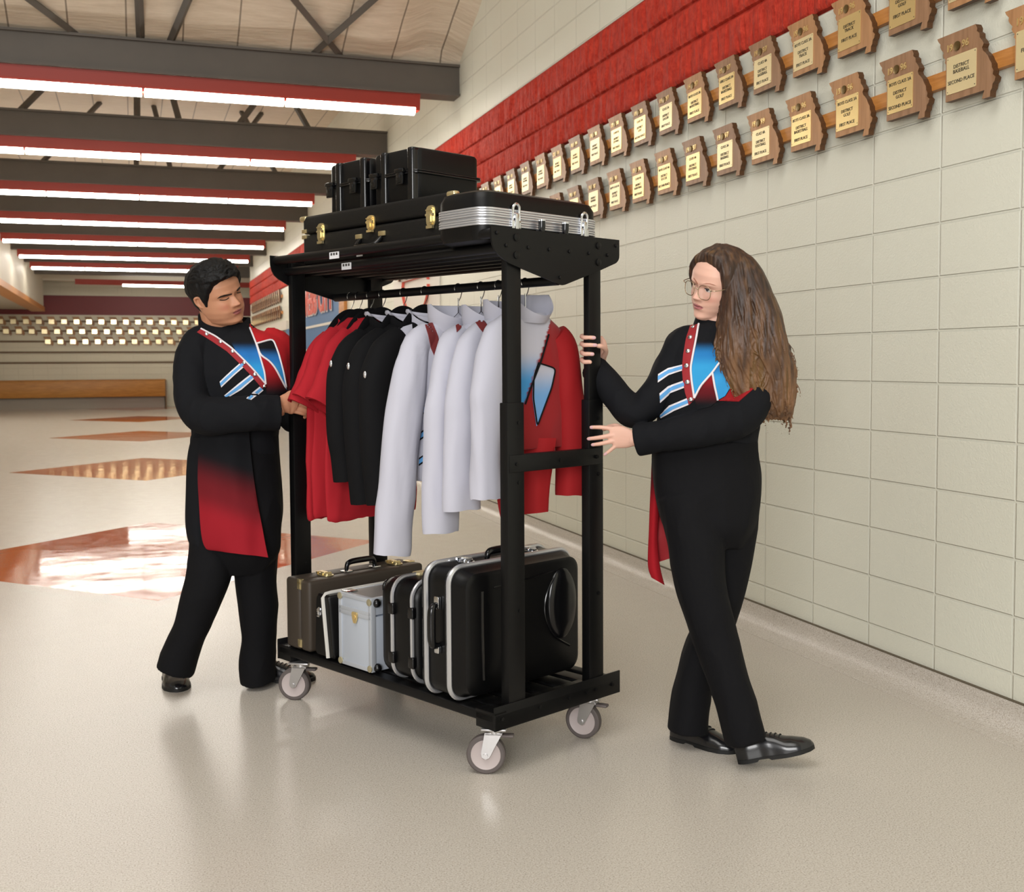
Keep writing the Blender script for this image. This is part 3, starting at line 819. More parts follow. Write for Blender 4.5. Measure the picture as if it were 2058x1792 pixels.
# ------------------------------------------------------------------ far things
b = empty('wooden_bench', (-2.4, 35.85, 0), 0, 'long orange wooden bench against the far back wall', 'bench')
child('front_board', M['oakx'], b, lambda bm: box(bm, (-3.5, -.35, .34), (3.33, -.30, .83), .01))
child('seat', M['oakx'], b, lambda bm: box(bm, (-3.5, -.36, .83), (3.33, .3, .86), .008))
child('base', mat('grey_bench_base', rgb(150, 140, 128), .6), b, lambda bm: box(bm, (-3.5, -.2, 0), (3.28, .3, .34)))
child('end_panel', M['railx'], b, lambda bm: box(bm, (3.30, -.36, 0), (3.34, .3, .83)))

def sign_letters(body, size, yc, zc, parent, mats, d=.012):
    me = text_mesh(body, size, .012, bold=.012)
    me.materials.append(M['signred']); o = bpy.data.objects.new('lettering', me); COL.objects.link(o); o.parent = parent
    me2 = text_mesh(body, size, .004, bold=.035); me2.materials.append(M['paper'])
    o2 = bpy.data.objects.new('lettering_outline', me2); COL.objects.link(o2); o2.parent = o
    o2.location = (0, 0, -.006)
    o.matrix_local = T(-d - .012, yc, zc) @ PROT
    o2.scale = (1, 1, 1)
    return o
s = empty('wall_sign', (W - .03, 18.2, 2.30), 0, 'blue sign board with red city-name letters beyond the far end of the rack', 'sign')
child('board', M['blue'], s, lambda bm: box(bm, (0, -1.95, -.36), (.029, 2.2, .42)))
child('frame_end', M['oak'], s, lambda bm: box(bm, (-.02, -2.35, -.36), (.029, -1.95, .40)))
sign_letters('WEBB CITY', .62, .15, .03, s, None)
s = empty('wall_board', (W - .03, 18.0, 1.72), 0, 'lower blue board on the far wall above the red shirts', 'board')
child('board', M['blue'], s, lambda bm: box(bm, (0, -2.1, -.16), (.029, 1.9, .19)))
child('frame', M['white'], s, lambda bm: [box(bm, (-.01, -2.15, z), (.029, 1.95, z + .04)) for z in (-.2, .19)])
# recessed grey door far down the right wall, blue post beside it
bm = bmesh.new(); box(bm, (W - .03, 22.35, 0), (W + .01, 25.1, 1.98), .004); d1 = struct('door_1', bm, M['greydoor'])
bm = bmesh.new(); box(bm, (W - .05, 22.2, 1.98), (W + .01, 25.2, 2.16), .004); struct('trim_5', bm, M['white'])
bm = bmesh.new(); box(bm, (W - .06, 21.55, 0), (W + .01, 22.15, 1.98), .004); struct('trim_6', bm, M['blue'])
# white banner with a red ring
s = empty('wall_banner', (W - .012, 11.75, 2.02), 0, 'white banner with a red ring emblem on the block wall behind the hangers', 'banner')
def bann(bm):
    pts = rrect(-1.0, -.22, 1.05, .24, .05, 4); prism(bm, [(u, v) for u, v in pts], 0, 0, .010)
child('cloth', M['white'], s, bann)
def ring(bm):
    for r, w_ in ((.30, .03),):
        P = [(-.002, -.05 + r * 1.9 * math.cos(a), .10 + r * math.sin(a)) for a in [2 * PI * k / 40 for k in range(40)]]
        P = [p for p in P[20:] + P[:20] if p[2] < .20]
        tube(bm, P, w_, 6, flat=.15)
child('emblem', M['signred'], s, ring)
# ------------------------------------------------------------------ cloth and body helpers
from mathutils.geometry import delaunay_2d_cdt
FH = Vector((CF.x, CF.y, 0)).normalized()
def proj(p):
    v = Vector(p) - EYE; c = v.dot(CF)
    return (1029 + F * v.dot(CR) / c, CY - F * v.dot(CU) / c, c)
def inpoly(x, y, P):
    r = False; n = len(P)
    for i in range(n):
        x1, y1 = P[i]; x2, y2 = P[(i + 1) % n]
        if (y1 > y) != (y2 > y) and x < (x2 - x1) * (y - y1) / (y2 - y1) + x1: r = not r
    return r
def evalmods(bm, mods):
    me = bpy.data.meshes.new('tmp'); bm.to_mesh(me); bm.free()
    o = bpy.data.objects.new('tmp', me); COL.objects.link(o)
    for typ, kw in mods:
        md = o.modifiers.new('m', typ)
        for k, v in kw.items(): setattr(md, k, v)
    dg = bpy.context.evaluated_depsgraph_get(); dg.update()
    r = bpy.data.meshes.new_from_object(o.evaluated_get(dg))
    bpy.data.objects.remove(o); bpy.data.meshes.remove(me)
    return r
def remesh(bm, voxel, it=2, fac=.5):
    bmesh.ops.recalc_face_normals(bm, faces=bm.faces)
    return evalmods(bm, [('REMESH', dict(mode='VOXEL', voxel_size=voxel)), ('SMOOTH', dict(factor=fac, iterations=it))])
def folds(me, amp, sc, seed=0, stretch=(1, 1, .45), fn=None):
    """soft cloth creases: move vertices along their normals"""
    nr = [v.normal.copy() for v in me.vertices]
    for v, n_ in zip(me.vertices, nr):
        p = v.co
        q = Vector((p.x * sc * stretch[0] + seed, p.y * sc * stretch[1], p.z * sc * stretch[2]))
        h = noise.noise(q) * .7 + (1 - abs(noise.noise(q * 1.7 + Vector((3, 1, 7)))) * 2) * .5
        v.co = p + n_ * (amp * h * (fn(p) if fn else 1))
    me.update()
def paint(me, fn, name='dye'):
    at = me.color_attributes.new(name, 'FLOAT_COLOR', 'POINT')
    buf = np.empty(len(me.vertices) * 4, dtype=np.float32)
    for i, v in enumerate(me.vertices): buf[i * 4:i * 4 + 4] = fn(v.co)
    at.data.foreach_set('color', buf)
def dyed(name, rough=.75, bump=(700, .25, .001), spec=.3, sss=0, sheen=.15):
    t = NT(name); a = t.new('ShaderNodeAttribute', attribute_name='dye')
    t.ln(a.outputs['Color'], t.b.inputs['Base Color']); t.b.inputs['Roughness'].default_value = rough
    t.b.inputs['Specular IOR Level'].default_value = spec
    if sheen: t.b.inputs['Sheen Weight'].default_value = sheen; t.b.inputs['Sheen Roughness'].default_value = .5
    if sss:
        t.b.inputs['Subsurface Weight'].default_value = sss; t.b.inputs['Subsurface Radius'].default_value = (.012, .005, .003)
        t.b.inputs['Subsurface Scale'].default_value = 1
    if bump: t.bump(t.noise(bump[0], 3, .6), bump[1], bump[2])
    return t.m
M['dyed'] = dyed('dyed_cloth')
BLK = rgb(17, 18, 22); RED = rgb(170, 26, 36); BLU = rgb(66, 148, 208); LBL = rgb(112, 166, 220); WHT = rgb(192, 192, 204)
def lerpc(a, b, t):
    t = max(0, min(1, t)); t = t * t * (3 - 2 * t)
    return tuple(a[i] + (b[i] - a[i]) * t for i in range(3)) + (1,)
def stops(S, t):
    if t <= S[0][0]: return S[0][1]
    for (a, ca), (b, cb) in zip(S[:-1], S[1:]):
        if t <= b: return lerpc(ca, cb, (t - a) / (b - a))
    return S[-1][1]
def bvh_of(objs):
    bpy.context.view_layer.update(); V, P = [], []
    for o in objs:
        k = len(V); mw = o.matrix_world
        V += [mw @ v.co for v in o.data.vertices]; P += [[i + k for i in p.vertices] for p in o.data.polygons]
    return BVHTree.FromPolygons(V, P)
def hit(bv, x, y, off=.002):
    d = ray(x, y).normalized(); loc, n, i, dd = bv.ray_cast(EYE, d)
    if loc is None: return None, None
    if n.dot(d) > 0: n = -n
    return loc + n * off, n
def setparent(o, parent):
    bpy.context.view_layer.update()
    o.parent = parent; o.matrix_parent_inverse = parent.matrix_world.inverted()
def decal(name, bv, poly, mats, parent, off=.0022, step=4, col=None, thick=.003):
    """a cloth applique that follows the surface under it, outlined by where it is sewn"""
    P = []
    for i in range(len(poly)):
        a, b = Vector(poly[i]), Vector(poly[(i + 1) % len(poly)])
        k = max(1, int((b - a).length / step))
        P += [a.lerp(b, q / k) for q in range(k)]
    nb = len(P); xs = [p.x for p in P]; ys = [p.y for p in P]
    I = []
    y = min(ys) + step * .6
    while y < max(ys):
        x = min(xs) + step * .6
        while x < max(xs):
            if inpoly(x, y, [tuple(p) for p in P]) and min((Vector((x, y)) - p).length for p in P) > step * .5: I.append(Vector((x, y)))
            x += step
        y += step
    V, E, Fc, *_ = delaunay_2d_cdt(P + I, [(i, (i + 1) % nb) for i in range(nb)], [], 1, 1e-4)
    bm = bmesh.new(); vs, nn, cl = [], [], []
    for p in V:
        loc, n = hit(bv, p.x, p.y, off)
        if loc is None: vs.append(None); continue
        v = bm.verts.new(loc); vs.append(v); nn.append(n); cl.append(col(p.x, p.y) if col else (1, 1, 1, 1))
    for f in Fc:
        q = [vs[i] for i in f]
        if all(q) and max((q[i].co - q[i - 1].co).length for i in range(3)) < .05:
            try: bm.faces.new(q)
            except ValueError: pass
    bm.verts.index_update()
    be = [e for e in bm.edges if len(e.link_faces) == 1]; back = {}
    for e in be:
        for v in e.verts:
            if v not in back: back[v] = bm.verts.new(v.co - nn[v.index] * thick)
    for e in be:
        a, b = e.verts; bm.faces.new((a, b, back[b], back[a]))
    cols = cl + [cl[v.index] for v in back]
    bmesh.ops.recalc_face_normals(bm, faces=bm.faces)
    me = bpy.data.meshes.new(name); bm.to_mesh(me); bm.free()
    if col:
        at = me.color_attributes.new('dye', 'FLOAT_COLOR', 'POINT')
        for i, c in enumerate(cols): at.data[i].color = c
    o = obj(name, me, mats, None, 60); setparent(o, parent); return o
def piping(name, bv, path, r, mats, parent, flat=.5, off=.002, step=5):
    pts = []
    for i in range(len(path) - 1):
        a, b = Vector(path[i]), Vector(path[i + 1]); k = max(1, int((b - a).length / step))
        pts += [a.lerp(b, q / k) for q in range(k)]
    pts.append(Vector(path[-1])); W_ = []
    for p in pts:
        loc, n = hit(bv, p.x, p.y, off)
        if loc is not None and (not W_ or (loc - W_[-1]).length < .06): W_.append(loc)
    bm = bmesh.new()
    if len(W_) > 2:
        for _ in range(2): W_ = [W_[0]] + [(W_[i - 1] + W_[i] * 2 + W_[i + 1]) / 4 for i in range(1, len(W_) - 1)] + [W_[-1]]
    tube(bm, W_, r, 8)
    o = obj(name, bm, mats, None, 60); setparent(o, parent); return o

# ------------------------------------------------------------------ clothes on the rod
M['redcloth'] = mat('red_polo_knit', rgb(168, 32, 42), .85, 0, .2, bump=(500, .3, .001))
M['blackcloth'] = mat('black_wool', rgb(14, 14, 16), .85, 0, .2, bump=(600, .3, .001))
M['whitecloth'] = mat('white_wool', rgb(190, 190, 202), .85, 0, .2, bump=(600, .25, .001), sheen=.1)
M['maroontrim'] = mat('maroon_trim_cloth', rgb(118, 40, 40), .7)
M['velvet'] = mat('black_velvet', rgb(18, 18, 20), .9, 0, .1)
M['lbc'] = mat('light_blue_cloth', rgb(92, 160, 218), .7)
M['button'] = mat('silver_button', rgb(222, 222, 226), .16, 1)

def ell(c, ax, ay, a, b, n, p=2.0):
    out = []
    for k in range(n):
        t = 2 * PI * k / n; cs, sn = math.cos(t), math.sin(t)
        out.append(c + ax * (a * math.copysign(abs(cs) ** (2 / p), cs)) + ay * (b * math.copysign(abs(sn) ** (2 / p), sn)))
    return out
def lerpkeys(K, n):
    """resample key rows smoothly"""
    out = []
    m_ = len(K)
    for i in range(m_ - 1):
        p0, p1, p2, p3 = K[max(0, i - 1)], K[i], K[i + 1], K[min(m_ - 1, i + 2)]
        for k in range(n):
            t = k / n
            out.append([.5 * (2 * b + (c - a) * t + (2 * a - 5 * b + 4 * c - d) * t * t + (3 * b - a - 3 * c + d) * t ** 3) for a, b, c, d in zip(p0, p1, p2, p3)])
    out.append(list(K[-1])); return out
EX, EY, EZ = Vector((1, 0, 0)), Vector((0, 1, 0)), Vector((0, 0, 1))
def gbody(keys, n=64, sub=6, amp=.006, sc=9, seed=0, p=2.2):
    """keys: (z, centre x, centre y, half width, half depth)"""
    bm = bmesh.new(); rs = []
    for z, cx, cy, a, d in lerpkeys(keys, sub):
        rs.append(ell(Vector((cx, cy, z)), EX, EY, max(a, .01), max(d, .008), n, p))
    rings(bm, rs); bmesh.ops.recalc_face_normals(bm, faces=bm.faces)
    me = bpy.data.meshes.new('body'); bm.to_mesh(me); bm.free()
    folds(me, amp, sc, seed, (1, 1, .25)); return me
def gsleeve(keys, n=32, sub=6, amp=.005, sc=10, seed=0, openend=.02):
    """keys: (x, y, z, half width, half depth) from shoulder to cuff"""
    K = lerpkeys(keys, sub); bm = bmesh.new(); rs = []
    for i, (x, y, z, a, d) in enumerate(K):
        q = K[min(i + 1, len(K) - 1)]; w_ = K[max(i - 1, 0)]
        t = Vector((q[0] - w_[0], q[1] - w_[1], q[2] - w_[2])).normalized()
        ay = EY; ax = ay.cross(t).normalized(); ay = t.cross(ax)
        rs.append(ell(Vector((x, y, z)), ax, ay, a, d, n, 2.2))
    L = len(rs); last = K[-1]; c = Vector(last[:3])
    rs.append([c + (v - c) * .88 for v in rs[-1]])            # turned hem, then the inside of the cuff
    t = (Vector(K[-2][:3]) - c).normalized()
    rs.append([v + t * openend for v in rs[-1]])
    rings(bm, rs); bmesh.ops.recalc_face_normals(bm, faces=bm.faces)
    me = bpy.data.meshes.new('sleeve'); bm.to_mesh(me); bm.free()
    folds(me, amp, sc, seed, (1, 1, .2)); return me
def gcollar(bm, z0, z1, r0, r1, cy=0, lean=0, dip=.03, th=.004, n=40):
    def rg(r, z, front):
        return [Vector((r * math.cos(2 * PI * k / n), cy + lean * (z - z0) + r * .8 * math.sin(2 * PI * k / n), z - front * max(0, -math.sin(2 * PI * k / n)))) for k in range(n)]
    rings(bm, [rg(r0, z0, .01), rg((r0 + r1) / 2 + .004, (z0 + z1) / 2, dip * .5), rg(r1, z1, dip), rg(r1 - th, z1 - .001, dip), rg(r0 - th, z0 + .01, .01)], cap=False)
RODX, RODZ = .297, 1.575
def hanger(yi, label, wire, dz=0, hw=.19):
    h = empty('clothes_hanger', cworld(RODX, yi, RODZ + .0155), CT, label, 'hanger', 'hangers on the rod')
    def hook(bm):
        p = [(.0175 * math.cos(a) , 0, -.016 + .0175 * math.sin(a)) for a in [math.radians(205 - 10 * k) for k in range(22)]]
        p = [(-.0185, 0, -.030)] + p + [(.018, 0, -.028), (.012, 0, -.045), (.002, 0, -.062), (0, 0, -.085)]
        tube(bm, p, .0016, 8)
    child('hook', M['chrome'], h, hook)
    if wire:
        def tri(bm, hw=.13):
            tube(bm, smoothpath([(0, 0, -.08), (0, 0, -.10), (-.03, 0, -.125), (-hw, 0, -.20), (-hw - .005, 0, -.21), (-hw, 0, -.215), (0, 0, -.216), (hw, 0, -.215), (hw + .005, 0, -.21), (hw, 0, -.20), (.03, 0, -.125), (0, 0, -.10)], 4), .0014, 6)
            tube(bm, [(0, 0, -.05), (0, 0, -.104)], .0026, 8)
        child('frame', M['chrome'], h, tri)
    else:
        def bar(bm):
            tube(bm, smoothpath([(-hw * .8, 0, -.225), (-hw * .62, 0, -.18), (-hw * .4, 0, -.125), (-hw * .2, 0, -.094), (0, 0, -.083), (hw * .2, 0, -.094), (hw * .4, 0, -.125), (hw * .62, 0, -.18), (hw * .8, 0, -.225)], 6), .019, 12, flat=.4)
            tube(bm, [(-hw * .8, 0, -.225), (0, 0, -.232), (hw * .8, 0, -.225)], .006, 8)
        child('shoulder_bar', M['velvet'], h, bar)
    return h
def garment(name, yi, label, cat, group, yaw=0):
    return empty(name, cworld(RODX, yi, RODZ), CT + math.radians(yaw), label, cat, group)

# three red polo shirts
for i, (yi, s, lab) in enumerate(((1.140, 1.0, 'red polo shirt hanging at the far end of the rod, touched by the black-haired person'), (1.085, .97, 'red polo shirt hanging second from the far end of the rod'), (1.012, 1.0, 'red polo shirt hanging third from the far end, next to the black jackets'))):
    hanger(yi, ['black velvet hanger at the far end of the rod', 'second black velvet hanger from the far end', 'third black velvet hanger from the far end'][i], False)
    g = garment('polo_shirt', yi, lab, 'shirt', 'red polo shirts on the rod', (2, -3, 1)[i])
    zo = (0, .012, .006)[i]
    me = gbody([(-.852 + zo, 0, 0, .205, .020), (-.85 + zo, 0, 0, .22, .024), (-.6, -.005, 0, .215, .025), (-.40, 0, 0, .21, .026), (-.29 + zo, 0, 0, .205, .026), (-.225 + zo, 0, 0, .19, .026), (-.175 + zo, 0, 0, .15, .032), (-.125 + zo, 0, 0, .09, .03), (-.10 + zo, 0, 0, .06, .028)], amp=.012, sc=11, seed=i * 9)
    obj('body', me, M['redcloth'], g, 60)
    for s_ in (-1, 1):
        me = gsleeve([(s_ * .10, 0, -.165 + zo, .045, .026), (s_ * .15, -.004, -.235 + zo, .066, .032), (s_ * .176, -.006, -.31, .076, .036), (s_ * .204, -.008, -.38, .080, .040), (s_ * .234, -.008, -.437 + zo, .083, .042)], amp=.007, seed=i * 5 + s_)
        obj('sleeve', me, M['redcloth'], g, 60)
    child('collar', M['redcloth'], g, lambda bm: gcollar(bm, -.135, -.085, .062, .068, 0, 0, .045), 60)
BSL = []
# three black jackets with silver sleeve ornaments
for i, (yi, cz, ox, lab) in enumerate(((.935, -.70, -.0, 'black uniform jacket nearest to the red shirts'), (.805, -.772, -.003, 'middle one of the three black uniform jackets'), (.680, -.765, -.012, 'black uniform jacket hanging beside the first white one'))):
    hanger(yi, ['fourth black velvet hanger, in the first black jacket', 'fifth black velvet hanger, in the middle black jacket', 'last black velvet hanger, beside the wire hangers'][i], False)
    g = garment('band_jacket', yi, lab, 'jacket', 'black jackets on the rod', (4, 0, -4)[i])
    me = gbody([(-.605, ox, 0, .16, .045), (-.60, ox, 0, .172, .052), (-.45, ox, 0, .17, .05), (-.33, ox, 0, .19, .05), (-.26, ox, 0, .196, .048), (-.21, ox, 0, .178, .046), (-.17, ox, 0, .14, .042), (-.13, ox, 0, .085, .038), (-.115, ox, 0, .06, .034)], amp=.006, seed=i * 7 + 2)
    obj('body', me, M['blackcloth'], g, 60)
    for s_ in (-1, 1):
        me = gsleeve([(ox + s_ * .10, 0, -.165, .04, .036), (ox + s_ * .165, -.006, -.225, .056, .043), (ox + s_ * .20, -.010, -.29, .061, .048), (ox + s_ * .215, -.014, -.36, .062, .05), (ox + s_ * .222, -.018, -.52, .058, .05), (ox + s_ * .215, -.022, cz + .09, .05, .046), (ox + s_ * .21, -.024, cz, .047, .044)], amp=.006, seed=i * 11 + s_)
        sl = obj('sleeve', me, M['blackcloth'], g, 60)
        if s_ < 0: BSL.append(sl)
    child('collar', M['whitecloth'] if i == 2 else M['blackcloth'], g, lambda bm: gcollar(bm, -.14, -.075, .062, .070, 0, 0, .05), 60)
    child('collar_edge', M['whitecloth'], g, lambda bm: gcollar(bm, -.085, -.068, .071, .074, 0, 0, .05, .003), 60)
for sl, (x, y) in zip(BSL, ((667, 731), (702, 736), (735, 753))):
    loc, n_ = hit(bvh_of([sl]), x, y, .002)
    if loc is None: continue
    bm = bmesh.new(); bmesh.ops.create_uvsphere(bm, u_segments=14, v_segments=10, radius=.0105, matrix=Matrix.Translation(loc) @ Matrix.Diagonal((.8, .8, 1.35, 1)))
    o = obj('ornament', bm, M['button'], None, 60); setparent(o, sl)
bv3 = bvh_of([BSL[2].parent.children[0]])
decal('lapel', bv3, [(800, 661), (828, 652), (830, 690), (818, 740), (806, 772), (800, 730)], M['whitecloth'], BSL[2].parent.children[0], step=4, off=.003)['label'] = 'pale lining edge'
# four white jackets
def flat_(K): return [(z, x, y, a, d * .8) for z, x, y, a, d in K]
def flats_(K): return [(x, y * .6, z, a, d * .8) for x, y, z, a, d in K]
WJ = ((.494, -.915, -.05, .060, 'white uniform jacket with the longest-hanging sleeve, beside the black jackets', -.66), (.374, -.835, -.0, .058, 'second white uniform jacket from the black ones', -.62),
      (.285, -.752, .02, .062, 'third white uniform jacket from the black ones', -.58), (.155, -.705, .015, .050, 'white and red uniform jacket hanging nearest, its chest facing the camera', -.54))
WB = None; TRIMS = []
for i, (yi, cz, ox, cr, lab, hz) in enumerate(WJ):
    hanger(yi, ['wire hanger holding the long-sleeved white jacket', 'second wire hanger from the velvet ones', 'third wire hanger, its triangle showing beside the near post', 'wire hanger at the near end, behind the post'][i], True)
    g = garment('band_jacket', yi, lab, 'jacket', 'white jackets on the rod', (-2, 1, 0, -2)[i]); cz0 = cz
    zs = (-.185, -.19, -.175, -.16)[i]
    me = gbody(flat_([(hz - .005, ox + .02, .004, .15, .040), (hz, ox + .02, .004, .162, .046), (hz + .16, ox + .01, .002, .165, .048), (zs - .16, ox, 0, .178, .05), (zs - .07, ox, 0, .18, .05), (zs - .02, ox, 0, .168, .047), (zs + .02, ox, 0, .13, .044), (zs + .05, ox, 0, .085, .042), (zs + .06, ox, 0, .066, .04)]), n=110 if i == 3 else 64, sub=12 if i == 3 else 6, amp=.005, seed=i * 3 + 20)
    last = i == 3
    if last:
        # lower right half and shoulder dyed red, a white-to-blue V in front
        vx = [(1050, 600), (1104, 640), (1106, 668), (1088, 720), (1066, 770), (1052, 815), (1052, 1000), (1300, 1000), (1300, 500), (1120, 560)]
        def dye(p):
            q = (T(*cworld(RODX, yi, RODZ)) @ Matrix.Rotation(CT + math.radians(-2), 4, 'Z')) @ p
            x, y, d = proj(q)
            if x > 1052 + (815 - y) * .335 - (max(0, 700 - y) * .05) or (y > 815 and x > 1050): return rgb(150, 24, 28)
            if x > 1035: return stops([(700, WHT), (770, BLU)], y)
            return WHT
        paint(me, dye); WB = obj('body', me, M['dyed'], g, 60); WG = g
    else:
        q_ = obj('body', me, M['whitecloth'], g, 60)
        if i == 0: W1B = q_
    for s_ in (-1, 1):
        c2 = ox - .18 if s_ < 0 else ox + .155
        e = .045 if (s_ < 0 and i == 0) else 0
        cz = cz0 if s_ < 0 else -.60
        me = gsleeve(flats_([(ox + s_ * .09, 0, zs + .02, .04, .036), (ox + s_ * .15, -.006, zs - .04, .053, .045), (c2 + s_ * .012, -.016, zs - .2, .058 + (cr - .05) * .6, .052), (c2 + s_ * .02 - e * .5, -.02, (zs + cz) / 2, .055 + (cr - .05), .052), (c2 + s_ * .028 - e, -.024, cz + .12, .055 + (cr - .05) * 1.4, .05), (c2 + s_ * .03 - e * 1.25, -.026, cz, .054 + (cr - .05) * 1.6, .05)]), amp=.010, sc=13, seed=i * 13 + s_ + 4)
        if last and s_ > 0:
            me2 = gsleeve([(ox + .12, 0, zs - .015, .05, .036), (ox + .150, -.008, zs - .06, .052, .048), (ox + .165, -.014, zs - .2, .052, .05), (ox + .178, -.016, -.45, .05, .05), (ox + .182, -.018, -.60, .05, .048), (ox + .178, -.02, -.725, .054, .048)], amp=.006, seed=3)
            me2.materials.append(mat('deep_red_wool', rgb(150, 24, 28), .8, 0, .25, bump=(600, .25, .001)))
            M['deepred'] = me2.materials[0]
            o = obj('sleeve', me2, None, g, 60); o['label'] = 'deep red sleeve'
        else: obj('sleeve', me, M['whitecloth'], g, 60)
    child('collar', M['whitecloth'], g, lambda bm: place(bm, lambda b: gcollar(b, zs + .035, zs + .125, .066, .084, 0, -.12, .075 if last else .05), T(ox, 0, 0)), 60)
    if not last:
        def tab(bm):
            zz = zs + .02
            P = smoothpath([(-.075, -.046, zz + .03), (-.095, -.05, zz - .0), (-.085, -.054, zz - .05), (-.05, -.056, zz - .13)], 5)
            rings(bm, [[q + Vector((-.016, 0, 0)), q + Vector((.016, -.003, 0)), q + Vector((.016, .006, 0)), q + Vector((-.016, .008, 0))] for q in P])
        o = None; TRIMS.append(g)
# front design of the nearest jacket
bv = bvh_of([WB])
def grad_w(x, y): return stops([(735, WHT), (800, LBL)], y)
piping('piping', bv, [(1101, 672), (1085, 726), (1066, 776), (1054, 812)], .0030, M['blackcloth'], WB, off=.005)
fl = [(1080, 729), (1115, 740), (1107, 778), (1078, 856), (1070, 800), (1071, 756)]
decal('chest_panel', bv, fl, M['dyed'], WB, col=grad_w, step=5)
piping('piping', bv, fl + [fl[0]], .0026, M['blackcloth'], WB, off=.005)
for y0 in (797, 838, 880):
    st = [(997, y0 + 6), (1022, y0 - 8), (1022, y0 + 3), (997, y0 + 17)]
    decal('stripe', bv, st, M['blackcloth'], WB, step=4)
    decal('stripe_band', bv, [(997, y0 + 8), (1022, y0 - 5), (1022, y0 + 0), (997, y0 + 13)], M['lbc'], WB, step=4, off=.004)
for g_, P in zip(TRIMS, ([(853, 650), (868, 645), (880, 676), (884, 700), (876, 722), (866, 700), (860, 672)], [(916, 655), (930, 647), (926, 660), (918, 668)], [(952, 643), (966, 637), (976, 648), (981, 662), (974, 672), (964, 660)])):
    k_ = [c for c in g_.children if c.name.split('.')[0] in ('body', 'sleeve')]
    o = decal('shoulder_trim', bvh_of(k_), P, M['maroontrim'], g_, step=3, off=.003); o['label'] = 'maroon shoulder trim'
bv1 = bvh_of([W1B])
for y0 in (814, 862, 912):
    decal('stripe', bv1, [(842, y0 + 8), (864, y0 - 8), (864, y0 + 8), (842, y0 + 24)], M['blackcloth'], W1B, step=4, off=.002)
    decal('stripe_band', bv1, [(842, y0 + 11), (864, y0 - 5), (864, y0 + 4), (842, y0 + 20)], M['lbc'], W1B, step=4, off=.004)
# red tails hanging below the nearest jacket
def panel(name, mats, parent, L, R, d0, bulge=.03, th=.005, nu=14, nv=30, col=None, amp=.004, seed=0):
    """a hanging cloth panel between two edges given as (x, y) rows, at distance d0, bulging towards the viewer"""
    Ls, Rs = smoothpath([Vector((x, y, 0)) for x, y in L], 8), smoothpath([Vector((x, y, 0)) for x, y in R], 8)
    def rs(P, t):
        f = t * (len(P) - 1); i = min(int(f), len(P) - 2); return P[i].lerp(P[i + 1], f - i)
    bm = bmesh.new(); g0, g1 = [], []
    for j in range(nv + 1):
        a, b = rs(Ls, j / nv), rs(Rs, j / nv); r0, r1 = [], []
        for i in range(nu + 1):
            p = a.lerp(b, i / nu); dd = d0(j / nv) if callable(d0) else d0
            w_ = pt(p.x, p.y, dd - bulge * math.sin(PI * i / nu)) + CF * (amp * noise.noise(Vector((p.x * .03 + seed, p.y * .012, 0))) * 3)
            r0.append(bm.verts.new(w_)); r1.append(bm.verts.new(w_ + CF * th))
        g0.append(r0); g1.append(r1)
    for j in range(nv):
        for i in range(nu):
            bm.faces.new((g0[j][i], g0[j][i + 1], g0[j + 1][i + 1], g0[j + 1][i])); bm.faces.new((g1[j][i], g1[j + 1][i], g1[j + 1][i + 1], g1[j][i + 1]))
    for j in range(nv):
        for i in (0, nu): bm.faces.new((g0[j][i], g0[j + 1][i], g1[j + 1][i], g1[j][i]))
    for i in range(nu):
        for j in (0, nv): bm.faces.new((g0[j][i], g0[j][i + 1], g1[j][i + 1], g1[j][i]))
    bmesh.ops.recalc_face_normals(bm, faces=bm.faces)
    me = bpy.data.meshes.new(name); bm.to_mesh(me); bm.free()
    if col: paint(me, lambda p: col(*proj(p)[:2]))
    o = obj(name, me, mats, None, 60); setparent(o, parent); return o
dW = proj(cworld(RODX, .17, 1.2))[2]
panel('coat_tail', M['deepred'], WG, [(985, 870), (990, 930), (1000, 1010), (1012, 1066)], [(1050, 870), (1052, 930), (1050, 1010), (1024, 1080)], dW + .03, .012)
panel('coat_tail', M['deepred'], WG, [(1040, 880), (1040, 930), (1038, 990), (1034, 1036)], [(1118, 880), (1112, 930), (1105, 980), (1102, 1028)], dW + .01, .02)
# ------------------------------------------------------------------ figures
def interp(K, z):
    if z <= K[0][0]: return K[0][1]
    for (a, va), (b, vb) in zip(K[:-1], K[1:]):
        if z <= b:
            t = (z - a) / (b - a); t = t * t * (3 - 2 * t) * .5 + t * .5
            return va + (vb - va) * t
    return K[-1][1]
FRONT = [(-.5, .18), (-.485, .29), (-.46, .345), (-.42, .375), (-.36, .368), (-.30, .378), (-.22, .392), (-.14, .385), (0, .37), (.07, .402), (.2, .395), (.3, .345), (.4, .245), (.47, .12), (.5, .0)]
BACK = [(-.5, .05), (-.42, .03), (-.3, .12), (-.2, .27), (-.1, .38), (0, .45), (.1, .49), (.2, .48), (.3, .42), (.4, .30), (.47, .15), (.5, .0)]
WID_M = [(-.5, .08), (-.485, .15), (-.46, .20), (-.4, .262), (-.3, .315), (-.2, .338), (-.1, .345), (0, .345), (.1, .35), (.2, .345), (.3, .305), (.4, .225), (.47, .115), (.5, .0)]
WID_W = [(-.5, .06), (-.485, .115), (-.46, .155), (-.4, .21), (-.3, .268), (-.2, .302), (-.1, .322), (0, .335), (.1, .342), (.2, .335), (.3, .30), (.4, .225), (.47, .115), (.5, .0)]
def g2(x, z, x0, z0, sx, sz): return math.exp(-((x - x0) / sx) ** 2 - ((z - z0) / sz) ** 2)
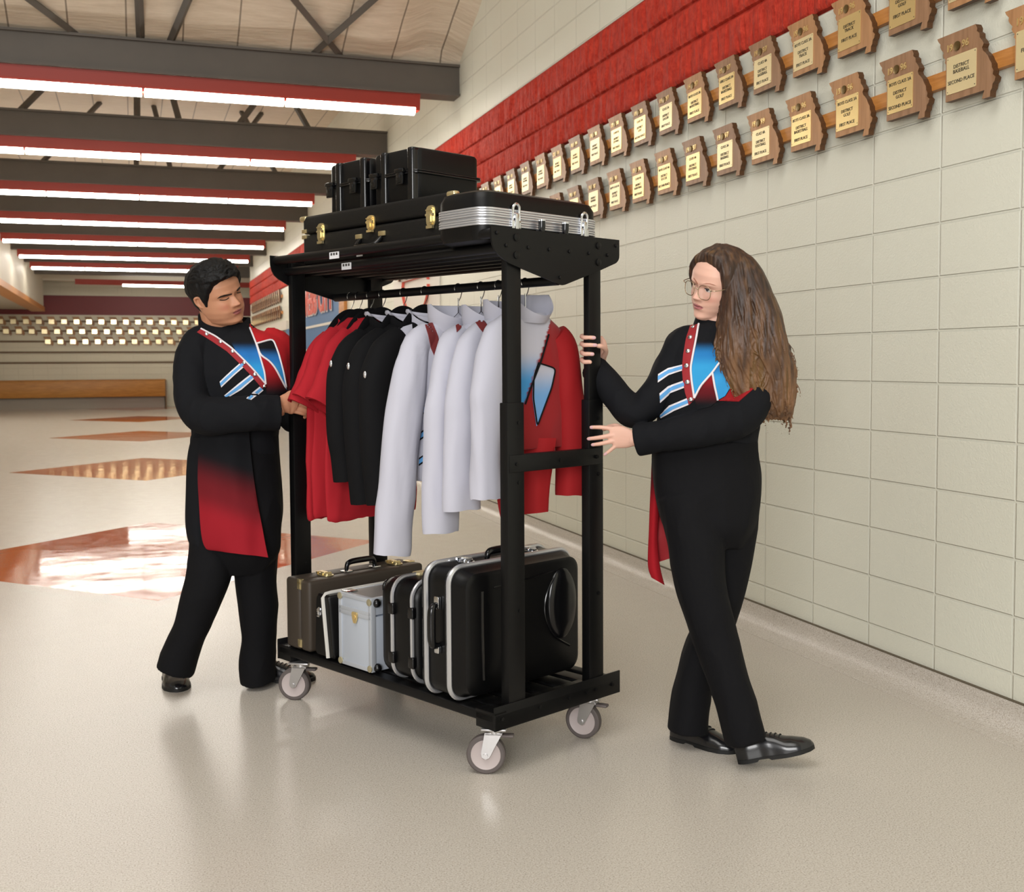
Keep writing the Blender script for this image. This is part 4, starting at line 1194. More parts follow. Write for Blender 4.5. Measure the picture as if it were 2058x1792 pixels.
def headpt(th, z, W_, fem):
    """surface point of a head; th = 0 looks forward (+y), z is -0.5 at the chin and +0.5 at the crown"""
    s, c = math.sin(th), math.cos(th)
    w = interp(W_, z); f = interp(FRONT, z); b = interp(BACK, z)
    p = 2.25
    k = (abs(s) ** p + abs(c) ** p) ** (-1 / p)
    x = w * s * k; y = (f if c > 0 else b) * c * k
    if c > 0:
        ax = abs(x); d = 0
        nh = .105 if fem else .115
        if -.2 < z < .08:
            A = interp([(-.19, 0), (-.165, .03), (-.145, nh * .8), (-.125, nh), (-.09, nh * .78), (-.03, nh * .42), (.02, nh * .22), (.07, .0)], z)
            d += A * math.exp(-(ax / interp([(-.19, .06), (-.13, .052), (0, .040), (.07, .05)], z)) ** 2)
        d += .036 * g2(ax, z, .062, -.138, .030, .028)
        d -= .050 * g2(ax, z, .135, .005, .075, .045)
        d -= .016 * g2(ax, z, .05, .02, .03, .035)
        d += .020 * g2(ax, z, .135, -.004, .050, .026)
        d += .014 * g2(ax, z, .12, .085, .10, .025)
        d += .016 * g2(ax, z, .20, -.11, .08, .07)
        d += .030 * g2(ax, z, 0, -.238, .075, .017) + .034 * g2(ax, z, 0, -.286, .070, .022)
        d -= .020 * g2(ax, z, 0, -.259, .10, .008)
        d -= .014 * g2(ax, z, 0, -.335, .08, .02)
        d += .016 * g2(ax, z, 0, -.42, .09, .05)
        if not fem: d += .02 * g2(ax, z, .19, -.24, .09, .09)
        y += d * min(1, c * 2.2)
    return Vector((x, y, z))
class Head:
    def __init__(s, cx, cy, D, HH, yaw, pitch, roll, fem):
        s.HH, s.fem, s.Wd = HH, fem, WID_W if fem else WID_M
        a, p, r = map(math.radians, (yaw, pitch, roll))
        f = -FH * math.cos(a) + Vector((CR.x, CR.y, 0)).normalized() * math.sin(a)
        l = Vector((CR.x, CR.y, 0)).normalized() * math.cos(a) + FH * math.sin(a); u = Vector((0, 0, 1))
        f, u = f * math.cos(p) - u * math.sin(p), u * math.cos(p) + f * math.sin(p)
        l, u = l * math.cos(r) + u * math.sin(r), u * math.cos(r) - l * math.sin(r)
        m_ = Matrix((l, f, u)).transposed().to_4x4(); m_.translation = pt(cx, cy, D); s.m = m_
    def w(s, v): return s.m @ (Vector(v) * s.HH)
    def inv(s, p): return (s.m.inverted() @ Vector(p)) / s.HH
    def skin(s, bm, n=150, k=120):
        rs = []
        for j in range(1, k):
            q = j / k; z = -.5 + q if .06 < q < .94 else -.5 + q
            rs.append([s.w(headpt(2 * PI * i / n, z, s.Wd, s.fem)) for i in range(n)])
        rings(bm, rs)
        for sd in (-1, 1):                                   # ears
            E = smoothpath([(.335, -.03, .055), (.385, -.055, .075), (.40, -.10, .05), (.385, -.10, -.03), (.36, -.05, -.095), (.335, -.03, -.10)], 5)
            tube(bm, [s.w((sd * p.x, p.y, p.z)) for p in E], [s.HH * .022] * len(E), 10)
            rings(bm, [[s.w((sd * (x + .01 * math.cos(t * 2)), -.055 + .05 * math.cos(t), -.01 + .085 * math.sin(t))) for t in [2 * PI * q / 16 for q in range(16)]] for x in (.31, .362)])
    def tint(s, p, base, lip, flush):
        q = s.inv(p)
        if q.y > .15 and abs(q.x) < .36 and -.5 < q.z < .4:
            ax = abs(q.x); c = base
            t = .55 * g2(ax, q.z, .19, -.13, .09, .07) + .35 * g2(ax, q.z, 0, -.12, .05, .04)
            c = lerpc(c, flush, t)
            # lips: tapering towards the corners
            hw = .098
            if ax < hw:
                k = math.sqrt(max(0, 1 - (ax / hw) ** 2))
                if -.259 - .045 * k < q.z < -.259 + .034 * k and q.y > .3:
                    c = lip
                    if abs(q.z + .259) < .006: c = tuple(v * .45 for v in lip[:3]) + (1,)
            return c
        return base

def limb(bm, K, n=28, sub=5, p=2.2, cap=True):
    """K rows: (pixel x, pixel y, distance, width in pixels, depth in metres)"""
    R_ = lerpkeys(K, sub); C = [pt(a, b, d) for a, b, d, *_ in R_]; rs = []
    for i, (a, b, d, w_, dp) in enumerate(R_):
        t = (C[min(i + 1, len(C) - 1)] - C[max(0, i - 1)]).normalized()
        ax = CF.cross(t)
        ax = ax.normalized() if ax.length > .05 else CR
        ay = t.cross(ax).normalized()
        rs.append(ell(C[i], ax, ay, w_ / 2 * d / F, dp / 2, n, p))
    rings(bm, rs, cap=cap)
def rows(bm, K, n=40, sub=5, p=2.3, yaw=0):
    """horizontal slices: (left x, right x, pixel y, distance, depth)"""
    a_ = math.radians(yaw); h = Vector((CR.x, CR.y, 0)).normalized(); ax = h * math.cos(a_) + FH * math.sin(a_); ay = FH * math.cos(a_) - h * math.sin(a_)
    rs = []
    for l, r, y, d, dp in lerpkeys(K, sub):
        hw = (r - l) / 2 * d / F; hd = dp / 2
        e = math.sqrt(max(1e-6, hw ** 2 - (hd * math.sin(a_)) ** 2)) / max(.3, math.cos(a_))
        rs.append(ell(pt((l + r) / 2, y, d), ax, ay, e, hd, n, p))
    rings(bm, rs)
def digit(bm, pts, r0, r1, n=12):
    P = smoothpath([pt(*p) for p in pts], 5); L = len(P)
    R_ = [r0 + (r1 - r0) * i / (L - 1) for i in range(L)]
    t = (P[-1] - P[-2]).normalized()
    for k in (.5, .85, .98): P.append(P[L - 1] + t * r1 * k); R_.append(r1 * math.sqrt(max(.03, 1 - k * k)))
    tube(bm, P, R_, n)
def floorpt(x, y):
    d = ray(x, y); return EYE + d * (-H / d.z)
def shoe(name, heel, toe, parent, pitch=0, wid=.094, hgt=.085, lift=0):
    """leather shoe along heel -> toe (points on the floor)"""
    h, t = Vector(heel), Vector(toe); L = (t - h).length; f = (t - h).normalized(); s = Vector((-f.y, f.x, 0)).normalized()
    c_, s_ = math.cos(pitch), math.sin(pitch)
    def P(u, v, z):
        return h + f * (u * c_ - z * s_) + Vector((0, 0, 1)) * (u * s_ + z * c_ + lift) + s * v
    def sect(u):
        k = u / L
        w_ = interp([(0, .45), (.05, .62), (.15, .74), (.3, .72), (.45, .84), (.65, 1), (.8, .95), (.92, .68), (.98, .38), (1, .16)], k) * wid / 2
        z_ = interp([(0, .055), (.06, .075), (.18, hgt), (.38, hgt), (.5, .072), (.7, .052), (.88, .040), (.97, .028), (1, .016)], k)
        return w_, z_
    up, so = bmesh.new(), bmesh.new(); ru, rso = [], []
    for i in range(33):
        u = L * (i / 32); w_, z_ = sect(u)
        ru.append([P(u, w_ * math.cos(a) * (1 if math.sin(a) < .3 else .98), max(.010, .012 + (z_ - .012) * max(0, math.sin(a)) ** .8)) for a in [PI * q / 14 for q in range(15)]] + [P(u, w_ * (1 - 2 * q / 5) * -1, .010) for q in range(1, 5)])
        zb = .0 if not (.28 < i / 32 < .42) else .006
        rso.append([P(u, w_ * 1.05, .013), P(u, -w_ * 1.05, .013), P(u, -w_ * 1.05, zb), P(u, w_ * 1.05, zb)])
    rings(up, ru); rings(so, rso)
    o = obj(name, up, M['leather'], None, 50); setparent(o, parent)
    q = obj('sole', so, M['sole'], None, 40); setparent(q, o)
    lb = bmesh.new()
    for k in range(4):
        u = L * (.44 + .055 * k); w_, z_ = sect(u)
        tube(lb, [P(u + .004 * math.cos(a), w_ * .5 * math.cos(a), z_ * .80 + .2 * z_ * math.sin(a) + .001) for a in [PI * (.15 + .7 * i / 8) for i in range(9)]], .0022, 6)
    q = obj('laces', lb, M['laces'], None, 50); setparent(q, o)
    return o
M['leather'] = mat('black_leather', rgb(20, 20, 23), .24, 0, .5, bump=(160, .06, .001), coat=.3)
M['sole'] = mat('black_rubber_sole', rgb(16, 16, 16), .6)
M['laces'] = mat('black_laces', rgb(14, 14, 15), .8)
M['uniform'] = mat('black_uniform_wool', rgb(17, 18, 22), .85, 0, .2, bump=(600, .3, .001))
M['trouser'] = mat('black_trouser_cloth', rgb(13, 13, 16), .85, 0, .2, bump=(600, .3, .001))
M['skin'] = dyed('skin', .48, (260, .08, .0006), .4, .12, 0)
M['dyeplain'] = dyed('dyed_uniform', .85, (600, .3, .001), .2, 0, 0)
M['whitepipe'] = mat('white_piping', rgb(226, 220, 224), .6)
M['lbc'] = mat('light_blue_cloth', rgb(92, 160, 218), .7)
M['redcl'] = mat('deep_red_cloth', rgb(150, 26, 34), .75)
M['hairblack'] = mat('black_hair', rgb(10, 9, 10), .6, 0, .3, bump=(90, .6, .004))
M['brow'] = mat('dark_eyebrow', rgb(34, 26, 22), .7)
M['browbrown'] = mat('brown_eyebrow', rgb(164, 112, 92), .7)
M['lash'] = mat('dark_lashes', rgb(30, 22, 20), .6)
M['eyewhite'] = mat('eye_white', rgb(214, 206, 200), .2, 0, .5)
M['iris'] = mat('dark_iris', rgb(52, 44, 44), .2)

def Z(x0, y0, s): return lambda L: [(x0 + a / s, y0 + b / s) for a, b in L]
def figure(label, base):
    o = empty('person', base, 0, label, 'person'); bpy.context.view_layer.update(); return o
def attach(name, me, mats, parent, smooth=70):
    o = obj(name, me, mats, None, smooth); setparent(o, parent); return o
def cloth(name, fns, vox, amp, sc, seed, mats, parent, stretch=(1, 1, .4), fn=None):
    bm = bmesh.new()
    for f in fns: f(bm)
    me = remesh(bm, vox, 4, .6); folds(me, amp, sc, seed, stretch, fn)
    return attach(name, me, mats, parent, 180)
def design(bv, parent, items):
    pass

# ======================================================= the black-haired person at the far end of the rack
man = figure('person with short black hair in black and red band uniform, reaching for the red shirts', floorpt(435, 1378))
HM = Head(437.5, 592, 4.335, .236, 56, 6, 22, False)
bm = bmesh.new(); HM.skin(bm)
limb(bm, [(436, 600, 4.38, 76, .14), (444, 640, 4.40, 76, .14), (456, 680, 4.42, 84, .14), (462, 730, 4.42, 90, .13), (466, 860, 4.42, 90, .12), (468, 1000, 4.43, 90, .12)], 20)
limb(bm, [(468, 960, 4.42, 60, .1), (425, 1100, 4.38, 36, .07), (385, 1260, 4.37, 34, .07), (356, 1352, 4.38, 30, .06)], 14)
limb(bm, [(468, 960, 4.43, 60, .1), (515, 1100, 4.47, 36, .07), (521, 1260, 4.5, 34, .07), (517, 1352, 4.53, 30, .06)], 14)
limb(bm, [(462, 700, 4.42, 60, .1), (400, 705, 4.38, 40, .07), (381, 770, 4.29, 34, .06), (396, 828, 4.24, 34, .06), (460, 831, 4.20, 30, .055), (535, 828, 4.23, 28, .05), (566, 820, 4.255, 31, .052)], 14)
limb(bm, [(466, 700, 4.42, 60, .1), (555, 705, 4.46, 40, .07), (578, 770, 4.45, 34, .06), (590, 840, 4.43, 32, .06), (625, 842, 4.47, 28, .05), (655, 836, 4.52, 28, .045)], 14)
# right hand: back of the hand towards the viewer, fingers closing on the shirt hem
limb(bm, [(556, 818, 4.25, 28, .05), (566, 813, 4.26, 34, .045), (580, 810, 4.275, 43, .036), (592, 812, 4.285, 42, .032), (598, 814, 4.29, 36, .024)], 18)
for y0, y1, y2, l in ((797, 800, 810, 1.0), (807, 812, 820, 1.06), (817, 822, 828, 1.0), (826, 830, 833, .85)):
    digit(bm, [(592, y0, 4.29), (592 + 18 * l, y1, 4.30), (592 + 27 * l, y2, 4.325), (592 + 24 * l, y2 + 5, 4.345)], .0092, .0075)
digit(bm, [(570, 800, 4.27), (584, 789, 4.285), (602, 790, 4.30), (612, 797, 4.31)], .0105, .008)
for y0 in (826, 833, 840, 846):
    digit(bm, [(650, y0, 4.52), (672, y0 - 2, 4.53), (684, y0 + 4, 4.51)], .009, .0072)
digit(bm, [(650, 826, 4.52), (664, 814, 4.50), (678, 812, 4.49)], .0105, .008)
limb(bm, [(640, 838, 4.5, 30, .04), (652, 836, 4.52, 42, .034), (664, 836, 4.525, 38, .028)], 14)
me = remesh(bm, .0028, 2, .5)
SKM, LPM, FLM = rgb(198, 142, 110), rgb(166, 98, 94), rgb(190, 112, 90)
paint(me, lambda p: HM.tint(p, SKM, LPM, FLM)); bodyM = attach('body', me, M['skin'], man, 180)
# uniform
jm = cloth('jacket', [
    lambda b: rows(b, [(418, 502, 652, 4.42, .15), (404, 520, 664, 4.42, .17), (392, 556, 678, 4.42, .20), (380, 574, 696, 4.42, .23), (374, 582, 730, 4.41, .26), (378, 578, 785, 4.41, .28), (386, 562, 840, 4.42, .28), (388, 556, 872, 4.42, .27), (384, 557, 905, 4.42, .27), (384, 556, 925, 4.42, .26)]),
    lambda b: limb(b, [(428, 682, 4.41, 60, .14), (402, 692, 4.39, 72, .16), (388, 725, 4.35, 70, .155), (384, 775, 4.30, 66, .145), (390, 815, 4.255, 70, .14), (412, 834, 4.225, 76, .14), (450, 835, 4.205, 74, .13), (505, 831, 4.205, 70, .12), (560, 829, 4.245, 69, .115)]),
    lambda b: limb(b, [(530, 690, 4.44, 60, .14), (556, 700, 4.46, 66, .15), (570, 745, 4.46, 62, .14), (582, 800, 4.45, 56, .13), (588, 838, 4.44, 54, .12), (612, 846, 4.46, 50, .11), (645, 840, 4.51, 48, .1)])],
    .0045, .008, 8.5, 1, M['uniform'], man, (1, 1, .6))
bvj = bvh_of([jm])
def dye_m(p):
    x, y, d = proj(p)
    if (y < 720 and x > 508 + (y - 645) * .35 and y < 700 + (x - 508) * .4) or x > 575: return stops([(640, rgb(188, 34, 40)), (740, rgb(158, 24, 32)), (792, BLK)], y)
    return BLK
paint(jm.data, dye_m); jm.data.materials[0] = M['dyeplain']
# stand-up collar
bm = bmesh.new()
def ringpx(l, r, y, D, dp, tilt=0, dip=0, n=40): 
    h = Vector((CR.x, CR.y, 0)).normalized(); hw = (r - l) / 2 * D / F
    return [pt((l + r) / 2, y, D) + h * (hw * math.cos(2 * PI * k / n)) + FH * (dp / 2 * math.sin(2 * PI * k / n)) + Vector((0, 0, 1)) * (tilt * math.cos(2 * PI * k / n) - dip * max(0, -math.sin(2 * PI * k / n))) for k in range(n)]
rings(bm, [ringpx(398, 520, 694, 4.42, .20), ringpx(402, 514, 676, 4.415, .19, dip=.01), ringpx(400, 504, 655, 4.41, .18, -.004, .026), ringpx(399, 502, 634, 4.41, .175, -.008, .050), ringpx(403, 498, 633, 4.41, .165, -.008, .050), ringpx(410, 498, 672, 4.41, .16, 0, .02)], cap=False)
attach('collar', (lambda m_: (bm.to_mesh(m_), bm.free(), m_)[2])(bpy.data.meshes.new('collar')), M['uniform'], jm)
zm = Z(300, 480, 3.585)
REDM = [(640, rgb(186, 32, 38)), (735, rgb(160, 24, 32)), (785, rgb(30, 18, 22))]
sh = zm([(722, 645), (724, 596), (850, 585), (960, 640), (1070, 850), (1055, 1000), (990, 1095), (905, 1135), (845, 1120), (836, 1040), (828, 955), (800, 860), (770, 760), (742, 690)])
decal('shoulder_panel', bvj, sh, M['dyeplain'], jm, col=lambda x, y: stops([(640, rgb(188, 34, 40)), (740, rgb(158, 24, 32)), (792, rgb(24, 18, 22))], y), step=3.5)['label'] = 'red shoulder panel fading to black'
bl = zm([(560, 690), (735, 690), (770, 765), (800, 862), (828, 955), (834, 1028), (765, 955), (690, 872), (620, 800)])
decal('chest_panel', bvj, bl, M['dyeplain'], jm, col=lambda x, y: stops([(688, BLK), (712, rgb(40, 110, 180)), (745, rgb(48, 150, 210))], y), step=5)['label'] = 'blue chest wedge fading to black'
fl = zm([(772, 756), (888, 724), (930, 830), (965, 970), (984, 1085), (905, 930), (862, 878), (802, 842)])
f_ = decal('chest_flag', bvj, fl, M['dyeplain'], jm, off=.004, col=lambda x, y: stops([(700, BLK), (722, rgb(40, 110, 180)), (745, rgb(56, 150, 214))], y), step=5)
piping('flag_piping', bvj, fl + [fl[0]], .0038, M['whitepipe'], jm, off=.004)
rb = zm([(345, 674), (450, 737), (560, 812), (660, 907), (740, 992), (812, 1078), (842, 1052), (772, 970), (690, 882), (592, 790), (482, 706), (372, 652)])
decal('front_band', bvj, rb, M['redcl'], jm, step=5, off=.003)
piping('front_piping', bvj, zm([(372, 650), (480, 702), (596, 788), (690, 878), (770, 964), (838, 1046)]), .0036, M['whitepipe'], jm, off=.004)
piping('front_piping', bvj, zm([(838, 1046), (830, 958), (802, 862), (772, 762), (742, 690), (722, 645)]), .0036, M['whitepipe'], jm, off=.004)
def stripe(P, bv, parent, inset=.26):
    n = len(P) // 2; top, bot = P[:n], P[n:][::-1]
    decal('stripe', bv, P, M['whitepipe'], parent, step=4, off=.002)
    a = [(t[0] + (b[0] - t[0]) * inset, t[1] + (b[1] - t[1]) * inset) for t, b in zip(top, bot)]
    c = [(t[0] + (b[0] - t[0]) * (1 - inset), t[1] + (b[1] - t[1]) * (1 - inset)) for t, b in zip(top, bot)]
    decal('stripe_band', bv, a + c[::-1], M['lbc'], parent, step=4, off=.0036)
stripe(zm([(508, 1028), (590, 950), (660, 890), (692, 915), (610, 985), (520, 1070)]), bvj, jm)
stripe(zm([(540, 1128), (640, 1045), (725, 978), (758, 1005), (665, 1085), (556, 1150)]), bvj, jm)
stripe(zm([(700, 1150), (750, 1100), (795, 1064), (822, 1090), (785, 1122), (735, 1160)]), bvj, jm)
def buttons(L, bv, parent, r=.0085):
    for x, y in L:
        loc, n_ = hit(bv, x, y, .004)
        if loc is None: continue
        bm = bmesh.new(); bmesh.ops.create_uvsphere(bm, u_segments=14, v_segments=8, radius=r, matrix=Matrix.Translation(loc) @ n_.to_track_quat('Z', 'Y').to_matrix().to_4x4() @ Matrix.Diagonal((1, 1, .5, 1)))
        attach('button', (lambda m_: (bm.to_mesh(m_), bm.free(), m_)[2])(bpy.data.meshes.new('button')), M['button'], parent)
buttons(zm([(415, 686), (516, 741), (602, 810), (686, 892), (762, 976), (830, 1062)]), bvj, jm)
# coat tails
panel('coat_tail', M['uniform'], jm, [(384, 880), (376, 920), (373, 1000), (372, 1050), (378, 1085), (389, 1100)], [(440, 880), (430, 920), (426, 1000), (424, 1050), (420, 1085), (414, 1108)], 4.33, .04, seed=2)
panel('coat_tail', M['uniform'], jm, [(386, 1010), (386, 1060), (387, 1100), (388, 1136)], [(420, 1010), (420, 1060), (416, 1100), (412, 1138)], 4.42, .03, seed=5)
t_ = panel('coat_tail', M['dyeplain'], jm, [(404, 868), (398, 925), (400, 1018), (406, 1080), (414, 1102), (424, 1106)], [(500, 868), (506, 925), (516, 1003), (527, 1062), (534, 1098), (539, 1120)], 4.275, .035, nu=24, nv=44, seed=9,
      col=lambda x, y: stops([(-1, BLK), (0, BLK), (.5, rgb(110, 24, 32)), (.85, rgb(150, 26, 38)), (1, rgb(150, 26, 38))], (y - 905 - (x - 400) * .35) / 150))
t_['label'] = 'front coat tail fading from black to red'
# trousers
tr = cloth('trousers', [
    lambda b: rows(b, [(388, 556, 875, 4.42, .25), (382, 562, 950, 4.42, .27), (382, 566, 1010, 4.42, .28), (384, 564, 1060, 4.42, .27), (386, 560, 1110, 4.42, .24), (410, 530, 1150, 4.42, .14)]),
    lambda b: limb(b, [(432, 1050, 4.40, 104, .21), (426, 1110, 4.38, 92, .19), (418, 1160, 4.36, 86, .18), (402, 1210, 4.36, 76, .17), (386, 1258, 4.37, 68, .165), (368, 1298, 4.38, 70, .165), (351, 1345, 4.385, 73, .175)]),
    lambda b: limb(b, [(512, 1050, 4.44, 104, .21), (514, 1110, 4.46, 88, .19), (515, 1160, 4.47, 80, .18), (520, 1220, 4.48, 74, .17), (520, 1275, 4.5, 64, .165), (517, 1325, 4.515, 68, .17), (520, 1366, 4.53, 66, .18)])],
    .0045, .008, 7, 4, M['trouser'], man, (1, 1, .5))
a_ = floorpt(359, 1388); fw = Vector((.10, -1, 0)).normalized()
shoe('shoe', a_ - fw * .235, a_ + fw * .02, man, wid=.108)
b_ = floorpt(500, 1368); c_ = floorpt(628, 1366)
shoe('shoe', b_, b_ + (c_ - b_).normalized() * .275, man, wid=.1)
# hair: one thick cap following the skull
def hairline_m(th):
    a = abs((math.degrees(th) + 180) % 360 - 180)
    return interp([(0, .30), (25, .29), (45, .25), (60, .14), (70, .0), (76, -.10), (82, -.10), (86, .06), (100, .07), (108, .0), (116, -.15), (130, -.26), (150, -.31), (180, -.33)], a)
def cap_hair(hd, line, thick, n=180, k=60, seed=0, ramp=.14):
    bm = bmesh.new(); out, inn = [], []
    for j in range(k + 1):
        ro, ri = [], []
        for i in range(n):
            th = 2 * PI * i / n; z0 = line(th); z = z0 + (.494 - z0) * (j / k) ** .85
            p = headpt(th, z, hd.Wd, hd.fem); p0 = Vector((p.x, p.y, p.z))
            d = Vector((p.x, p.y, max(0, p.z) * 1.2)).normalized()
            e = min(1, j / (k * ramp)); t = thick(th, z) * (e ** .6)
            s_ = noise.noise(Vector((th * 7 + seed, z * 5, seed))) * .016 + abs(noise.noise(Vector((th * 16 + z * 10, z * 6 + seed, 3)))) * .018
            ro.append(hd.w(p0 + d * (t + s_ * e))); ri.append(hd.w(p0 * .97))
        out.append(ro); inn.append(ri)
    rings(bm, inn[::-1] + out)
    return bm
bm = cap_hair(HM, hairline_m, lambda th, z: .035 + .085 * max(0, min(1, (z + .05) / .4)) * (1.0 if abs((math.degrees(th) + 180) % 360 - 180) < 120 else .8), seed=3)
for q in range(90):                                                   # loose locks combed across the top and fringe
    th = random.uniform(-1.6, 1.6); z = random.uniform(.26, .44); P = []
    for k in range(6):
        p = headpt(th - .10 * k, z + .01 * math.sin(k), HM.Wd, False); d = Vector((p.x, p.y, max(0, p.z) * 1.2)).normalized()
        P.append(HM.w(p + d * (.115 + .012 * math.sin(k * 1.2) + random.uniform(0, .012))))
    tube(bm, P, [.0022, .004, .0045, .004, .003, .0008], 6)
me = remesh(bm, .0028, 1, .4)
hm_ = attach('hair', me, M['hairblack'], man, 180)
bvb = bvh_of([bodyM])
zf = Z(380, 500, 9.956)
decal('eyebrow', bvb, zf([(566, 992), (620, 945), (700, 920), (790, 905), (860, 893), (850, 912), (780, 930), (700, 950), (640, 966)]), M['brow'], man, step=2, off=.0015)
decal('eyebrow', bvb, zf([(945, 830), (985, 780), (1030, 740), (1068, 700), (1074, 725), (1050, 760), (1000, 805), (960, 845)]), M['brow'], man, step=2, off=.0015)
piping('eyelashes', bvb, zf([(610, 1022), (680, 1030), (740, 1020), (796, 978)]), .0016, M['lash'], man, off=.0008, step=2)
piping('eyelashes', bvb, zf([(955, 880), (1000, 880), (1050, 858), (1076, 830)]), .0016, M['lash'], man, off=.0008, step=2)
# ======================================================= the long-haired person pulling the near end of the rack
wom = figure('person with long wavy brown hair and glasses in black band uniform, holding the near post', floorpt(1420, 1512))
HW = Head(1443.6, 572, 3.68, .230, -56, 10, -17, True)
bm = bmesh.new(); HW.skin(bm)
limb(bm, [(1448, 585, 3.72, 66, .11), (1440, 630, 3.715, 66, .115), (1436, 665, 3.72, 72, .12), (1432, 720, 3.73, 90, .12), (1425, 860, 3.73, 90, .12), (1422, 980, 3.72, 90, .12)], 20)
limb(bm, [(1422, 950, 3.71, 70, .1), (1395, 1090, 3.67, 40, .08), (1428, 1250, 3.63, 38, .07), (1492, 1470, 3.59, 34, .06)], 14)
limb(bm, [(1425, 950, 3.73, 70, .1), (1472, 1090, 3.76, 40, .08), (1440, 1240, 3.78, 38, .07), (1386, 1470, 3.80, 34, .06)], 14)
limb(bm, [(1432, 700, 3.73, 60, .1), (1360, 705, 3.74, 40, .07), (1336, 755, 3.72, 36, .06), (1286, 826, 3.71, 34, .055), (1245, 798, 3.76, 30, .05), (1208, 752, 3.83, 27, .042), (1197, 732, 3.845, 27, .042)], 14)
limb(bm, [(1440, 700, 3.73, 60, .1), (1505, 710, 3.72, 40, .07), (1522, 765, 3.68, 36, .06), (1505, 826, 3.62, 34, .055), (1400, 862, 3.60, 32, .05), (1290, 882, 3.665, 28, .042), (1268, 880, 3.675, 28, .04)], 14)
# left hand laid on the post, four fingers spread across its front
limb(bm, [(1276, 881, 3.672, 30, .040), (1262, 880, 3.68, 40, .034), (1247, 878, 3.69, 46, .028), (1234, 878, 3.697, 44, .024), (1228, 879, 3.70, 36, .020)], 18)
for q, r0 in (([(1240, 863, 3.695), (1228, 861, 3.698), (1207, 858.5, 3.703), (1188, 858.5, 3.712)], .0092), ([(1240, 873, 3.692), (1227, 875, 3.693), (1204, 879, 3.700), (1183, 881.5, 3.712)], .0094), ([(1242, 883, 3.692), (1231, 886, 3.693), (1209, 891, 3.700), (1191, 893.5, 3.712)], .0090), ([(1246, 890, 3.695), (1237, 896, 3.694), (1225, 906, 3.698), (1215, 913, 3.704)], .0080)):
    digit(bm, q, r0, r0 * .68)
digit(bm, [(1254, 864, 3.69), (1240, 856, 3.71), (1226, 857, 3.735), (1214, 862, 3.75)], .0098, .0075)
# right hand wrapped round the post: palm behind it, fingertips in front, thumb from the right
limb(bm, [(1199, 736, 3.843, 28, .040), (1199, 722, 3.838, 40, .034), (1197, 705, 3.83, 50, .030), (1194, 688, 3.825, 48, .028), (1193, 676, 3.822, 36, .022)], 18)
for y0, y1, x1 in ((675, 678, 1194), (690, 693, 1197), (707, 711, 1191), (722, 727, 1186)):
    digit(bm, [(1188, y0 + 1, 3.822), (1172, y0, 3.805), (1169.5, y0 + 1, 3.775), (1174, y1, 3.748), (1184, y1, 3.738), (x1, y1 + .5, 3.736)], .0088, .0070)
digit(bm, [(1208, 722, 3.84), (1216, 712, 3.81), (1217, 702, 3.775), (1209, 696, 3.748), (1203, 695, 3.742)], .0100, .0078)
me = remesh(bm, .0027, 2, .5)
SKW, LPW, FLW = rgb(224, 178, 158), rgb(180, 112, 112), rgb(218, 150, 134)
paint(me, lambda p: HW.tint(p, SKW, LPW, FLW)); bodyW = attach('body', me, M['skin'], wom, 180)
bvb = bvh_of([bodyW])
M['nail'] = mat('pale_pink_nail', rgb(214, 172, 176), .25)
for P in ([(1191, 855.5), (1184, 857), (1181, 858.5), (1184, 860.5), (1191, 861.5)], [(1186, 878.5), (1179.5, 881), (1177.5, 882), (1180, 883.5), (1186, 884.5)], [(1194, 890.5), (1188, 893), (1186, 894.5), (1189, 895.5), (1194, 896)], [(1219, 908), (1214, 912), (1212.5, 914.5), (1215, 915), (1220, 912)], [(1190, 676), (1196, 676), (1198, 678.5), (1196, 681), (1190, 681)], [(1192, 691), (1198, 690.5), (1201, 693.5), (1198, 696), (1192, 696)], [(1187, 709), (1192, 708.5), (1194, 711.5), (1192, 714), (1187, 714)]):
    decal('fingernail', bvb, P, M['nail'], bodyW, step=1.5, off=.001, thick=.0015)
zg = Z(1370, 490, 9.953)
decal('eyebrow', bvb, zg([(420, 800), (500, 786), (570, 790), (640, 810), (695, 836), (630, 826), (560, 806), (490, 801)]), M['browbrown'], wom, step=1.5, off=.0012)
decal('eyebrow', bvb, zg([(243, 672), (262, 690), (300, 745), (330, 800), (312, 800), (275, 745), (245, 700)]), M['browbrown'], wom, step=1.5, off=.0012)
decal('eye', bvb, zg([(462, 893), (520, 898), (575, 925), (604, 955), (560, 975), (505, 962), (475, 930)]), M['eyewhite'], wom, step=1.2, off=.0006)
decal('iris', bvb, zg([(488, 897), (515, 898), (536, 912), (540, 940), (520, 958), (495, 948), (484, 922)]), M['iris'], wom, step=1.2, off=.0011)
piping('eyelashes', bvb, zg([(462, 888), (510, 896), (560, 918), (602, 952)]), .0014, M['lash'], wom, off=.001, step=1.5)
piping('eyelashes', bvb, zg([(212, 790), (240, 800), (268, 808)]), .0012, M['lash'], wom, off=.001, step=1.5)

